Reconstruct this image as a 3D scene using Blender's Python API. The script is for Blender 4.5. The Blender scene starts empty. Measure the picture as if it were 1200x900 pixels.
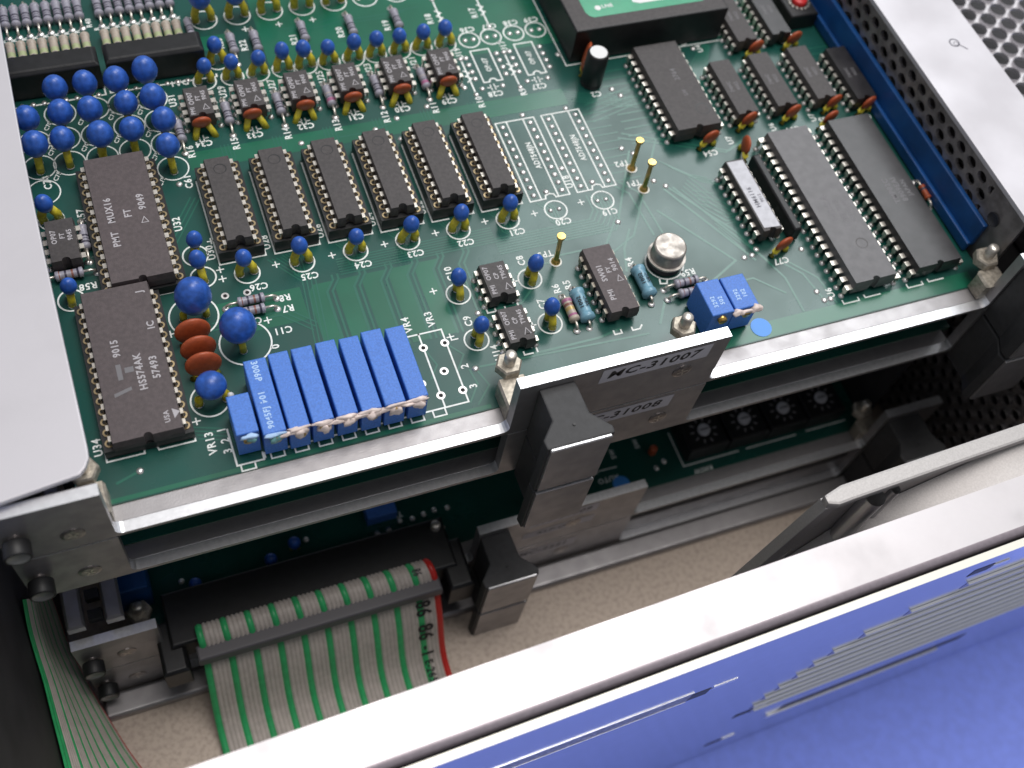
import bpy, bmesh, math, random
from mathutils import Vector, Matrix
random.seed(7)
K = 0.001                      # everything below is written in millimetres
PI = math.pi
scene = bpy.context.scene
C = scene.collection

# ------------------------------------------------------------------ camera
cam_d = bpy.data.cameras.new('camera')
cam = bpy.data.objects.new('camera', cam_d); C.objects.link(cam)
R0 = ((0.9317120, -0.3382748, 0.1322232), (-0.2321108, -0.8345833, -0.4995951), (0.2793517, 0.4347883, -0.8561085))
cx, cy, cz = Vector(R0[0]), -Vector(R0[1]), -Vector(R0[2])
M = Matrix(((cx.x, cy.x, cz.x, -93.848*K), (cx.y, cy.y, cz.y, -181.464*K), (cx.z, cy.z, cz.z, 215.2365*K), (0, 0, 0, 1)))
cam.matrix_world = M
cam_d.sensor_width = 36.0
cam_d.lens = 1323.016/1200*36.0
cam_d.clip_start = 0.005; cam_d.clip_end = 20
cam_d.dof.use_dof = True
cam_d.dof.focus_distance = 0.250
cam_d.dof.aperture_fstop = 14.0
scene.camera = cam

# ------------------------------------------------------------------ world, lamps, exposure
w = bpy.data.worlds.new('World'); scene.world = w; w.use_nodes = True
bg = w.node_tree.nodes['Background']
bg.inputs[0].default_value = (0.80, 0.84, 0.90, 1); bg.inputs[1].default_value = 0.38
def area(name, loc, target, sx, sy, power, col):
    d = bpy.data.lights.new(name, 'AREA'); d.shape = 'RECTANGLE'; d.size = sx; d.size_y = sy
    d.energy = power; d.color = col
    o = bpy.data.objects.new(name, d); C.objects.link(o)
    o.location = loc
    v = Vector(target) - Vector(loc)
    o.rotation_euler = v.to_track_quat('-Z', 'Y').to_euler()
    return o
area('window_light', (0.62, 0.55, 1.00), (0.0, -0.05, 0), 0.60, 0.50, 6.6, (0.95, 0.98, 1.0))
area('ceiling_light', (0.16, 0.0, 1.25), (0.0, -0.1, 0), 0.60, 0.56, 10.5, (1.0, 0.96, 0.93))
scene.view_settings.view_transform = 'Standard'
scene.view_settings.look = 'None'
scene.view_settings.exposure = 0.0
scene.view_settings.gamma = 1.0

# ------------------------------------------------------------------ materials
MAT = {}
def mat(name, col, rough=0.5, metal=0.0, noise=0.0, nscale=400.0, bump=0.0, bscale=2000.0, coat=0.0, spec=0.5, col2=None, rnoise=0.0, stretch=None, detail=4.0, lo=0.35, hi=0.65):
    m = bpy.data.materials.new(name); m.use_nodes = True
    nt = m.node_tree; b = nt.nodes['Principled BSDF']
    b.inputs['Base Color'].default_value = (*col, 1)
    b.inputs['Roughness'].default_value = rough
    b.inputs['Metallic'].default_value = metal
    b.inputs['Specular IOR Level'].default_value = spec
    b.inputs['Coat Weight'].default_value = coat
    b.inputs['Coat Roughness'].default_value = 0.12
    tc = nt.nodes.new('ShaderNodeTexCoord')
    mp = nt.nodes.new('ShaderNodeMapping'); nt.links.new(tc.outputs['Object'], mp.inputs['Vector'])
    if stretch: mp.inputs['Scale'].default_value = stretch
    if noise > 0:
        n = nt.nodes.new('ShaderNodeTexNoise'); n.inputs['Scale'].default_value = nscale; n.inputs['Detail'].default_value = detail
        nt.links.new(mp.outputs[0], n.inputs['Vector'])
        mx = nt.nodes.new('ShaderNodeMix'); mx.data_type = 'RGBA'
        c2 = col2 if col2 else tuple(c*(1-noise) for c in col)
        c1 = col if col2 else tuple(min(1, c*(1+noise)) for c in col)
        mx.inputs['A'].default_value = (*c1, 1); mx.inputs['B'].default_value = (*c2, 1)
        rp = nt.nodes.new('ShaderNodeMapRange'); rp.inputs['From Min'].default_value = lo; rp.inputs['From Max'].default_value = hi
        nt.links.new(n.outputs['Fac'], rp.inputs['Value']); nt.links.new(rp.outputs[0], mx.inputs['Factor'])
        nt.links.new(mx.outputs['Result'], b.inputs['Base Color'])
        if rnoise > 0:
            r2 = nt.nodes.new('ShaderNodeMapRange'); r2.inputs['To Min'].default_value = max(0.02, rough-rnoise); r2.inputs['To Max'].default_value = rough+rnoise
            r2.inputs['From Min'].default_value = 0.3; r2.inputs['From Max'].default_value = 0.7
            nt.links.new(n.outputs['Fac'], r2.inputs['Value']); nt.links.new(r2.outputs[0], b.inputs['Roughness'])
    if bump > 0:
        n2 = nt.nodes.new('ShaderNodeTexNoise'); n2.inputs['Scale'].default_value = bscale; n2.inputs['Detail'].default_value = 3
        nt.links.new(mp.outputs[0], n2.inputs['Vector'])
        bp = nt.nodes.new('ShaderNodeBump'); bp.inputs['Strength'].default_value = bump; bp.inputs['Distance'].default_value = 0.0001
        nt.links.new(n2.outputs['Fac'], bp.inputs['Height']); nt.links.new(bp.outputs[0], b.inputs['Normal'])
    MAT[name] = m
    return m
mat('pcb', (0.009, 0.072, 0.057), 0.30, noise=0.18, nscale=45, coat=0.12, bump=0.05, bscale=900, rnoise=0.08)
mat('pour', (0.007, 0.120, 0.066), 0.31, noise=0.12, nscale=60, coat=0.25, bump=0.06, bscale=900)
mat('trace', (0.016, 0.125, 0.085), 0.30, coat=0.25)
mat('pcb_edge', (0.05, 0.12, 0.07), 0.6)
mat('silk', (0.80, 0.83, 0.80), 0.6, noise=0.10, nscale=900)
mat('solder', (0.72, 0.70, 0.68), 0.35, 0.85, noise=0.15, nscale=900, bump=0.3, bscale=1500)
mat('hole', (0.01, 0.01, 0.01), 0.8)
mat('tin', (0.70, 0.65, 0.58), 0.36, 0.80, noise=0.14, nscale=1500, bump=0.2)
mat('tin_dull', (0.40, 0.36, 0.30), 0.48, 0.6, noise=0.25, nscale=1200)
mat('gold', (0.72, 0.45, 0.14), 0.28, 0.95, noise=0.15, nscale=700)
mat('pale_gold', (0.44, 0.34, 0.20), 0.36, 0.95, noise=0.2, nscale=900)
mat('chip', (0.052, 0.045, 0.045), 0.55, noise=0.18, nscale=1400, bump=0.35, bscale=5200, spec=0.5)
mat('chip_grey', (0.095, 0.09, 0.095), 0.42, noise=0.14, nscale=500, bump=0.3, bscale=4000, spec=0.6)
mat('chip_dark', (0.030, 0.028, 0.030), 0.32, noise=0.25, nscale=260, bump=0.2, bscale=3000)
mat('ceramic', (0.080, 0.062, 0.064), 0.58, noise=0.14, nscale=1200, bump=0.4, bscale=4200)
mat('socket', (0.012, 0.012, 0.013), 0.42, bump=0.2, bscale=2500)
mat('black', (0.008, 0.008, 0.009), 0.46, noise=0.3, nscale=500, bump=0.2, bscale=2500)
mat('handle_black', (0.030, 0.030, 0.032), 0.60, noise=0.15, nscale=600, bump=0.5, bscale=1900)
mat('connector_grey', (0.085, 0.080, 0.088), 0.50, bump=0.2)
mat('chip_text', (0.42, 0.40, 0.42), 0.7)
mat('chip_text_dim', (0.17, 0.165, 0.175), 0.7)
mat('blue_dip', (0.026, 0.100, 0.42), 0.34, noise=0.28, nscale=600, bump=0.35, bscale=1300, spec=0.55)
mat('yellow_leg', (0.52, 0.44, 0.03), 0.42, noise=0.25, nscale=900, bump=0.3, bscale=1500)
mat('orange', (0.36, 0.070, 0.022), 0.45, noise=0.14, nscale=900, bump=0.4, bscale=2600)
mat('trim_blue', (0.06, 0.185, 0.60), 0.48, noise=0.14, nscale=2500, bump=0.45, bscale=4200)
mat('trim_print', (0.42, 0.60, 0.85), 0.6)
mat('sealant', (0.78, 0.65, 0.60), 0.48, noise=0.20, nscale=500, bump=0.5, bscale=900)
mat('sealant_green', (0.16, 0.36, 0.36), 0.4, noise=0.2, nscale=500, bump=0.4, bscale=900)
mat('res_grey', (0.30, 0.29, 0.34), 0.34, noise=0.15, nscale=900)
mat('res_tan', (0.42, 0.36, 0.30), 0.38, noise=0.12, nscale=900)
mat('res_green', (0.36, 0.40, 0.22), 0.38, noise=0.12, nscale=900)
mat('res_blue', (0.17, 0.34, 0.44), 0.36, noise=0.14, nscale=900, coat=0.2)
mat('res_pink', (0.36, 0.13, 0.24), 0.4)
mat('band_dark', (0.05, 0.045, 0.07), 0.4)
mat('band_brown', (0.22, 0.09, 0.07), 0.4)
mat('band_gold', (0.50, 0.36, 0.14), 0.35, 0.3)
mat('can', (0.40, 0.365, 0.33), 0.46, 0.6, noise=0.28, nscale=420, bump=0.35, bscale=1200, rnoise=0.12)
mat('al', (0.66, 0.66, 0.67), 0.34, 0.90, noise=0.07, nscale=70, bump=0.14, bscale=1500, rnoise=0.05)
mat('al_plate', (0.35, 0.335, 0.34), 0.42, 0.75, noise=0.08, nscale=260, bump=0.25, bscale=2600, rnoise=0.05)
mat('al_lit_edge', (0.86, 0.86, 0.88), 0.30, 0.80, noise=0.06, nscale=900, bump=0.1, bscale=1500)  # lighter copy of the plate aluminium: caught light painted on upper edges
mat('al_cast', (0.44, 0.42, 0.41), 0.52, 0.5, noise=0.07, nscale=2600, bump=0.25, bscale=3600)
mat('cover', (0.57, 0.55, 0.58), 0.46, 0.20, noise=0.06, rnoise=0.12, detail=9, nscale=55, bump=0.12, bscale=2200)
mat('frame', (0.60, 0.57, 0.58), 0.44, 0.45, noise=0.07, rnoise=0.12, detail=10, nscale=70, bump=0.10, bscale=3200)
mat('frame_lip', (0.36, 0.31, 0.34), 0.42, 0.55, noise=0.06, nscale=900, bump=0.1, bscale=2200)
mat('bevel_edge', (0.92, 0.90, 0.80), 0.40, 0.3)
mat('panel', (0.74, 0.76, 0.82), 0.16, 1.0, noise=0.03, nscale=300, bump=0.05, bscale=1600)
mat('louvre_grey', (0.30, 0.30, 0.44), 0.35, 0.6)
mat('slot_and_shadow', (0.03, 0.03, 0.035), 0.5)
mat('mesh_grey', (0.32, 0.31, 0.32), 0.45, 0.5, noise=0.5, nscale=1100, bump=0.8, bscale=1500)
mat('perf', (0.30, 0.28, 0.28), 0.42, 0.70, noise=0.25, nscale=300, bump=0.25)
mat('perf_white', (0.62, 0.60, 0.62), 0.45, 0.25, noise=0.08, nscale=300, bump=0.2)
mat('inside_shade', (0.018, 0.016, 0.018), 0.6, noise=0.4, nscale=90)  # near-black colour standing for shade inside the case
mat('zinc', (0.47, 0.39, 0.325), 0.55, 0.25, noise=0.5, nscale=760, bump=0.15, bscale=2500, col2=(0.32, 0.26, 0.215), detail=9, lo=0.44, hi=0.76)
mat('guide_blue', (0.008, 0.07, 0.24), 0.38, noise=0.2, nscale=120, bump=0.15)
mat('table', (0.27, 0.35, 0.95), 0.85, noise=0.05, nscale=300, bump=0.25, bscale=1500)
mat('label', (0.52, 0.50, 0.54), 0.5, 0.0, bump=0.1)
mat('ink', (0.012, 0.012, 0.014), 0.5)
mat('label_green', (0.02, 0.30, 0.15), 0.35, noise=0.06, nscale=300, coat=0.2)
mat('white', (0.74, 0.74, 0.74), 0.5)
mat('paper', (0.52, 0.52, 0.56), 0.5, noise=0.08, nscale=800)
mat('sticker_blue', (0.06, 0.28, 0.75), 0.4)
mat('cable_grey', (0.46, 0.41, 0.37), 0.42, noise=0.08, nscale=500)
mat('cable_green', (0.03, 0.36, 0.12), 0.40, noise=0.1, nscale=500)
mat('cable_red', (0.50, 0.022, 0.016), 0.38)
mat('red', (0.55, 0.02, 0.02), 0.4)
mat('screw', (0.34, 0.31, 0.30), 0.30, 0.9, noise=0.2, nscale=900)
mat('rubber', (0.012, 0.012, 0.013), 0.5)
mat('knob_end', (0.26, 0.26, 0.25), 0.4, 0.3)

# ------------------------------------------------------------------ mesh helpers
TEXT = {}
def text_data(s):
    if s not in TEXT:
        cu = bpy.data.curves.new('t', 'FONT'); cu.body = s; cu.size = 1.0
        cu.align_x = 'CENTER'; cu.align_y = 'CENTER'; cu.resolution_u = 2; cu.offset = 0.026; cu.space_character = 1.12
        o = bpy.data.objects.new('t', cu); C.objects.link(o)
        dg = bpy.context.evaluated_depsgraph_get()
        me = bpy.data.meshes.new_from_object(o.evaluated_get(dg))
        TEXT[s] = ([v.co.copy() for v in me.vertices], [tuple(p.vertices) for p in me.polygons])
        bpy.data.objects.remove(o); bpy.data.curves.remove(cu); bpy.data.meshes.remove(me)
    return TEXT[s]

class MB:
    def __init__(s): s.v = []; s.f = []; s.m = []; s.sm = []; s.mats = []
    def mi(s, name):
        if name not in s.mats: s.mats.append(name)
        return s.mats.index(name)
    def add(s, vs, fs, m, smooth=False):
        n = len(s.v); k = s.mi(m); s.v += [tuple(v) for v in vs]
        for f in fs: s.f.append(tuple(i+n for i in f)); s.m.append(k); s.sm.append(smooth)
        return s
    def box(s, x0, x1, y0, y1, z0, z1, m, top=None, ch=0.0):
        if ch > 0:
            return s.cbox(x0, x1, y0, y1, z0, z1, m, ch, top)
        vs = [(x, y, z) for z in (z0, z1) for y in (y0, y1) for x in (x0, x1)]
        s.add(vs, [(0, 2, 3, 1), (0, 1, 5, 4), (1, 3, 7, 5), (3, 2, 6, 7), (2, 0, 4, 6)], m)
        s.add(vs[4:], [(0, 1, 3, 2)], top or m); return s
    def cbox(s, x0, x1, y0, y1, z0, z1, m, c, top=None):
        vs = [(x0, y0, z0), (x1, y0, z0), (x1, y1, z0), (x0, y1, z0),
              (x0, y0, z1-c), (x1, y0, z1-c), (x1, y1, z1-c), (x0, y1, z1-c),
              (x0+c, y0+c, z1), (x1-c, y0+c, z1), (x1-c, y1-c, z1), (x0+c, y1-c, z1)]
        fs = [(3, 2, 1, 0)]
        for i in range(4):
            j = (i+1) % 4
            fs += [(i, j, j+4, i+4), (i+4, j+4, j+8, i+8)]
        s.add(vs, fs, m); s.add(vs[8:], [(0, 1, 2, 3)], top or m); return s
    def prism(s, poly, z0, z1, m, top=None, inset=0.0, cen=None, smooth=False):
        n = len(poly)
        if cen is None: cen = (sum(p[0] for p in poly)/n, sum(p[1] for p in poly)/n)
        def ins(p, d):
            dx, dy = p[0]-cen[0], p[1]-cen[1]
            return (p[0]-math.copysign(min(d, abs(dx)), dx), p[1]-math.copysign(min(d, abs(dy)), dy))
        tp = [ins(p, inset) for p in poly] if inset else poly
        vs = [(p[0], p[1], z0) for p in poly]+[(p[0], p[1], z1) for p in tp]
        s.add(vs, [tuple(range(n))[::-1]], m)
        s.add(vs, [(i, (i+1) % n, n+(i+1) % n, n+i) for i in range(n)], m, smooth)
        s.add(vs[n:], [tuple(range(n))], top or m); return s
    def yprism(s, poly, y0, y1, m, top=None):     # poly in x,z ; front face at y0 (lower y)
        n = len(poly); vs = [(p[0], y0, p[1]) for p in poly]+[(p[0], y1, p[1]) for p in poly]
        s.add(vs, [tuple(range(n)), tuple(range(2*n-1, n-1, -1))], m)
        for i in range(n):
            j = (i+1) % n
            up = poly[j][0]-poly[i][0]
            s.add([vs[i], vs[j], vs[n+j], vs[n+i]], [(0, 3, 2, 1)], (top if (top and up < -1e-6) else m))
        return s
    def lathe(s, prof, c=(0, 0, 0), axis='z', seg=16, m='black', ms=None, smooth=True):
        # prof: (r, h) list ; ms: material per segment
        def P(r, h, a):
            u, v = r*math.cos(a), r*math.sin(a)
            if axis == 'z': return (c[0]+u, c[1]+v, c[2]+h)
            if axis == 'y': return (c[0]+v, c[1]+h, c[2]+u)
            return (c[0]+h, c[1]+u, c[2]+v)
        for i in range(len(prof)-1):
            (r0, h0), (r1, h1) = prof[i], prof[i+1]
            vs = [P(r0, h0, 2*PI*k/seg) for k in range(seg)]+[P(r1, h1, 2*PI*k/seg) for k in range(seg)]
            s.add(vs, [(k, (k+1) % seg, seg+(k+1) % seg, seg+k) for k in range(seg)], (ms[i] if ms else m), smooth)
        return s
    def tube(s, pts, r, m, seg=8, r2=None, cap=True):
        pts = [Vector(p) for p in pts]; n = len(pts); rings = []
        for i, p in enumerate(pts):
            d = (pts[min(i+1, n-1)]-pts[max(i-1, 0)]).normalized()
            up = Vector((0, 0, 1)) if abs(d.z) < 0.9 else Vector((1, 0, 0))
            a = d.cross(up).normalized(); b = a.cross(d)
            rr = r if r2 is None else r+(r2-r)*i/(n-1)
            rings.append([p+a*rr*math.cos(2*PI*k/seg)+b*rr*math.sin(2*PI*k/seg) for k in range(seg)])
        vs = [q for g in rings for q in g]
        fs = [(i*seg+k, i*seg+(k+1) % seg, (i+1)*seg+(k+1) % seg, (i+1)*seg+k) for i in range(n-1) for k in range(seg)]
        s.add(vs, fs, m, True)
        if cap: s.add(rings[0], [tuple(range(seg))[::-1]], m); s.add(rings[-1], [tuple(range(seg))], m)
        return s
    def ring(s, x, y, z, ro, ri, m, seg=24, h=0.0, a0=0, a1=2*PI):
        full = abs(a1-a0-2*PI) < 1e-6; k = seg+1
        vs = []
        for i in range(k):
            a = a0+(a1-a0)*i/seg
            vs += [(x+ro*math.cos(a), y+ro*math.sin(a), z), (x+ri*math.cos(a), y+ri*math.sin(a), z)]
        s.add(vs, [(2*i, 2*i+2, 2*i+3, 2*i+1) for i in range(seg)], m)
        return s
    def disc(s, x, y, z, r, m, seg=12):
        s.add([(x+r*math.cos(2*PI*i/seg), y+r*math.sin(2*PI*i/seg), z) for i in range(seg)], [tuple(range(seg))], m); return s
    def line(s, pts, wd, z, m, closed=False):
        pts = [Vector((p[0], p[1])) for p in pts]
        if closed: pts = pts+[pts[0]]
        for i in range(len(pts)-1):
            a, b = pts[i], pts[i+1]; d = b-a
            if d.length < 1e-6: continue
            d.normalize(); nn = Vector((-d.y, d.x))*wd/2; e = d*wd/2
            a2, b2 = a-e, b+e
            s.add([(a2.x-nn.x, a2.y-nn.y, z), (b2.x-nn.x, b2.y-nn.y, z), (b2.x+nn.x, b2.y+nn.y, z), (a2.x+nn.x, a2.y+nn.y, z)], [(0, 1, 2, 3)], m)
            z += 0.0007
        return s
    def text(s, t, x, y, z, size, rot, m, sx=1.0, plane='z', italic=0.0):
        vs, fs = text_data(t); a = math.radians(rot); ca, sa = math.cos(a), math.sin(a); out = []
        for v in vs:
            px, py = (v.x+italic*v.y)*size*sx, v.y*size
            u, q = px*ca-py*sa, px*sa+py*ca
            out.append((x+u, y+q, z) if plane == 'z' else (x+u, y, z+q))
        s.add(out, fs, m); return s
    def build(s, name, parent=None, loc=(0, 0, 0), rot=(0, 0, 0), bevel=0.0, kind=None):
        me = bpy.data.meshes.new(name)
        me.from_pydata([(a*K, b*K, c*K) for a, b, c in s.v], [], s.f)
        for n in s.mats: me.materials.append(MAT[n])
        me.polygons.foreach_set('material_index', s.m)
        me.polygons.foreach_set('use_smooth', s.sm)
        bm = bmesh.new(); bm.from_mesh(me)
        bmesh.ops.remove_doubles(bm, verts=bm.verts, dist=0.000004)
        bmesh.ops.recalc_face_normals(bm, faces=bm.faces)
        if bevel > 0:
            ed = [e for e in bm.edges if len(e.link_faces) == 2 and e.calc_face_angle(0) > 0.6]
            bmesh.ops.bevel(bm, geom=ed, offset=bevel*K, segments=2, affect='EDGES', profile=0.6)
        bm.to_mesh(me); bm.free()
        o = bpy.data.objects.new(name, me); C.objects.link(o)
        o.parent = parent; o.location = [c*K for c in loc]; o.rotation_euler = rot
        if kind: o['kind'] = kind
        return o

def thing(name, label, cat, loc=(0, 0, 0), rot=(0, 0, 0), group=None):
    o = bpy.data.objects.new(name, None); C.objects.link(o); o.empty_display_size = 0.01
    o.location = [c*K for c in loc]; o.rotation_euler = rot
    o['label'] = label; o['category'] = cat
    if group: o['group'] = group
    return o
def dup(o, loc=None, rot=None, parent='same'):
    kids = [c for c in C.objects if c.parent == o] if not hasattr(o, '_k') else []
    r = o.copy(); C.objects.link(r)
    if loc is not None: r.location = [c*K for c in loc]
    if rot is not None: r.rotation_euler = rot
    if parent != 'same': r.parent = parent
    for ch in KIDS.get(o.name, kids):
        c2 = ch.copy(); C.objects.link(c2); c2.parent = r
        for g in KIDS.get(ch.name, []):
            d = g.copy(); C.objects.link(d); d.parent = c2
    return r
KIDS = {}
def reg(parent, *ch): KIDS.setdefault(parent.name, []).extend(ch)

def pcirc(x, y, r, n=24): return [(x+r*math.cos(2*PI*i/n), y+r*math.sin(2*PI*i/n)) for i in range(n)]
exec_parts = True

# ------------------------------------------------------------------ table
b = MB(); b.add([(-900, -900, -146), (1200, -900, -146), (1200, 900, -146), (-900, 900, -146)], [(0, 1, 2, 3)], 'table')
b.build('tabletop', kind='structure')

# ------------------------------------------------------------------ equipment case
case = thing('equipment_case', 'pale metal electronics case with its top open, holding the stack of circuit cards', 'equipment case', (0, 0, -145.8))
FR = math.radians(1.5)
def cpart(b, name, bevel=0.0, kind=None, label=None, rot=0.0):
    o = b.build(name, case, (0, 0, 145.8), (0, 0, rot), bevel=bevel, kind=kind)
    if label: o['label'] = label
    return o
b = MB(); b.box(-138.5, 128, -141, 110, -102, -100, 'zinc'); cpart(b, 'floor_plate', label='speckled brownish zinc floor plate')
# left cover: sheet with chamfered front corner
poly = [(-137, 120), (-111.0, 120), (-111.6, 40), (-112.2, 0), (-112.1, -27), (-111.4, -74.2), (-111.5, -76.4), (-112.4, -78.2), (-113.7, -79.4), (-137, -82.3)][::-1]
b = MB(); b.prism(poly, 19.7, 21.0, 'cover'); cpart(b, 'top_cover', 0.25, label='left top cover with a clipped front corner')
b = MB(); b.prism([(104.4, -82), (127.0, -82), (127.0, 120), (104.2, 120)], 19.6, 21.0, 'cover')
rc = cpart(b, 'top_cover', 0.2, label='right top cover strip with a small scratch')
b = MB(); b.ring(118.6, -16.6, 21.02, 1.5, 1.15, 'band_dark', 14); b.line([(119.6, -17.6), (121.0, -19.4)], .3, 21.03, 'band_dark'); b.ring(118.9, -17.0, 21.035, 0.75, 0.6, 'band_dark', 10)
b.build('scratch', rc)
# left side wall, its top edge painted bright as if lit
b = MB(); b.box(-138.6, -137.0, -145, 110, -145, 7.5, 'inside_shade', top='al_lit_edge'); cpart(b, 'side_wall')
# perforated sheets with real holes
def perf(o, u, v, nu, nv, pu, pv, r, m, seg=10, rv=None):
    rv = rv or r
    b = MB(); o, u, v = Vector(o), Vector(u), Vector(v)
    nrm = u.cross(v)
    for j in range(nv):
        for i in range(nu):
            off = 0.5*pu if j % 2 else 0.0
            c = o+u*(i*pu+off)+v*(j*pv)
            vs = []
            for k in range(seg):
                a = 2*PI*(k+0.5)/seg; ca, sa = math.cos(a), math.sin(a)
                q = min(pu/2/abs(ca) if abs(ca) > 1e-6 else 9e9, pv/2/abs(sa) if abs(sa) > 1e-6 else 9e9)
                vs.append(c+u*q*ca+v*q*sa)
            for k in range(seg):
                a = 2*PI*(k+0.5)/seg; vs.append(c+u*r*math.cos(a)+v*rv*math.sin(a))
            for k in range(seg):
                a = 2*PI*(k+0.5)/seg; vs.append(c+u*r*math.cos(a)+v*rv*math.sin(a)-nrm*1.0)
            # corners of the cell
            cs = [c+u*pu/2*sx+v*pv/2*sy for sx, sy in ((1, 1), (-1, 1), (-1, -1), (1, -1))]
            fs = [(k, (k+1) % seg, seg+(k+1) % seg, seg+k) for k in range(seg)]+[(seg+k, seg+(k+1) % seg, 2*seg+(k+1) % seg, 2*seg+k) for k in range(seg)]
            b.add(vs, fs, m)
            for q in cs:      # triangle that fills each cell corner
                ds = sorted(range(seg), key=lambda k: (vs[k]-q).length)[:2]
                b.add([q, vs[ds[0]], vs[ds[1]]], [(0, 1, 2)], m)
    return b
b = perf((104.5, -61.5, 16.9), (0, 1, 0), (0, 0, -1), 33, 11, 5.0, 3.5, 1.8, 'perf', rv=1.42)
cpart(b, 'perforated_wall', label='inner perforated side wall beside the blue guide', kind=None)
b = MB(); b.box(104.5, 105.5, -74, 104, 18.65, 19.6, 'perf'); b.box(104.56, 105.5, -74, -61.3, -20, 18.65, 'perf'); b.box(104.5, 105.5, -74, 104, -100, -19.85, 'inside_shade')
b.lathe([(0, 0), (1.9, 0), (1.9, -.3)], (104.35, -66.5, 12.5), 'x', 14, 'slot_and_shadow'); cpart(b, 'wall_flange')
b = MB(); b.box(128.6, 129.6, -138, 110, -145, 5, 'inside_shade'); cpart(b, 'side_wall')  # dark backing added behind the perforated wall so its holes look shaded
b = perf((127.0, -128, -96), (0, 1, 0), (0, 0, 1), 24, 20, 5.0, 4.33, 1.7, 'perf'); cpart(b, 'perforated_wall', label='lower perforated outer wall')
b = perf((132.0, -62, 8), (0, 1, 0), (1, 0, 0), 26, 9, 5.9, 5.2, 2.45, 'perf_white', 14); cpart(b, 'perforated_panel', label='bright perforated sheet to the right of the cover strip')
b = MB(); b.box(128.0, 128.6, -82, 110, -10, 19, 'perf'); b.box(112, 190, -90, 110, -12, -11, 'inside_shade'); cpart(b, 'shade_backing')  # dark sheet added under the perforated panel, standing for shade in the holes
# blue card guide
b = MB(); b.prism([(103.0, -66.5), (104.4, -66.5), (104.4, 104), (103.0, 104)], 2.2, 10.0, 'guide_blue'); b.box(101.8, 103.0, -66.5, 104, 0.4, 3.4, 'guide_blue'); cpart(b, 'card_guide', 0.3, label='blue plastic card guide along the right wall')
# front frame
prof = [(-130.5, 9.0), (-140.7, 9.0), (-141.3, 8.85), (-141.9, 8.5), (-142.3, 7.9), (-142.45, 7.0), (-142.45, 5.4)]
b = MB()
for i in range(len(prof)-1):
    (y0, z0), (y1, z1) = prof[i], prof[i+1]
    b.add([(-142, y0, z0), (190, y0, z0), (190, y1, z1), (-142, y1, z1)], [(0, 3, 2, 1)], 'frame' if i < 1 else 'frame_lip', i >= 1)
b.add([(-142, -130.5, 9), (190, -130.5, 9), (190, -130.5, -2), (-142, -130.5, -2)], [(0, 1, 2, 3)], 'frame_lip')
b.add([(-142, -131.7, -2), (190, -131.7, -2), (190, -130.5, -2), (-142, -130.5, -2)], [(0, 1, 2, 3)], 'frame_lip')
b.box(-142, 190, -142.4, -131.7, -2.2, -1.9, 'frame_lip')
cpart(b, 'front_frame', label='wide pale front frame bar with a rounded lip', rot=FR)
b = MB()
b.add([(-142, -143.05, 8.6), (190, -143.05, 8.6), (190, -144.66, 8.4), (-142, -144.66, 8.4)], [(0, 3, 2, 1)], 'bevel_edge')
b.add([(-142, -143.05, 8.6), (190, -143.05, 8.6), (190, -143.05, -2), (-142, -143.05, -2)], [(0, 1, 2, 3)], 'slot_and_shadow')
b.box(-142, 190, -144.66, -143.3, -145.4, 8.38, 'panel')
fp = cpart(b, 'front_panel', label='smooth metal front panel with louvres, mirroring the blue table', rot=FR)
def fpart(b, name):
    return b.build(name, fp)
yf = -144.69
b = MB(); b.box(-130, -9.5, yf-.05, yf+.4, -25.8, -18.8, 'mesh_grey'); b.box(-130, -9.5, yf-.14, yf, -18.8, -18.2, 'al_lit_edge'); b.box(-130, -9.5, yf-.14, yf, -26.4, -25.8, 'al_lit_edge'); b.box(-9.5, -4.5, yf-.05, yf+.2, -25.6, -20.6, 'slot_and_shadow'); b.box(-4.0, 2.0, yf-.12, yf+.2, -22.6, -20.4, 'al_lit_edge')
fpart(b, 'vent_slot')
XL = [57.8, 46.5, 38, 33, 31, 29.6, 27.6, 26.5, 26, 29]
for i in range(10):
    z = -10.3-i*8.2; x0 = XL[i]
    b = MB(); b.box(x0, 185, yf-0.62, yf-0.02, z, z+0.5, 'white'); b.box(x0+.3, 185, yf-0.04, yf, z-4.4, z-0.02, 'louvre_grey'); fpart(b, 'louvre')
b = MB(); b.box(42.4, 104, yf-.6, yf-.02, -110.4, -108.0, 'al_lit_edge'); b.box(46, 112, yf-.06, yf-.02, -108.0, -102.0, 'slot_and_shadow'); fpart(b, 'drip_edge')  # dark strip above the edge is its shadow, painted on
for (x, z) in ((31, -124.6), (27, -84), (57, -0.5)):
    b = MB(); b.box(x-4, x+1.5, yf-.05, yf, z-2.0, z+2.0, 'slot_and_shadow'); b.box(x+1.5, x+6, yf-.2, yf, z-1, z+1, 'al_lit_edge'); fpart(b, 'clip_slot')
# lower cross rails of the cage
b = MB(); b.box(-131, 104, -90.2, -83.4, -99.9, -97.0, 'al_plate', ch=.8); cpart(b, 'cross_rail', 0.3)
b = MB(); b.box(-131, 104, -80.5, -79.0, -99.9, -90.0, 'al_plate'); cpart(b, 'cross_rail')
# guide strips at left, behind the lower tabs
for x in (-130.4, -121.6):
    b = MB(); b.box(x, x+4.0, -80, 60, -55.5, -52.5, 'al_plate', ch=.5); cpart(b, 'guide_strip')
b = MB()
for i in range(22): b.box(-125.6, -122.4, -78+i*5.2, -75.4+i*5.2, -57.5, -55.0, 'rubber')
cpart(b, 'guide_teeth', kind='stuff')

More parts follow.
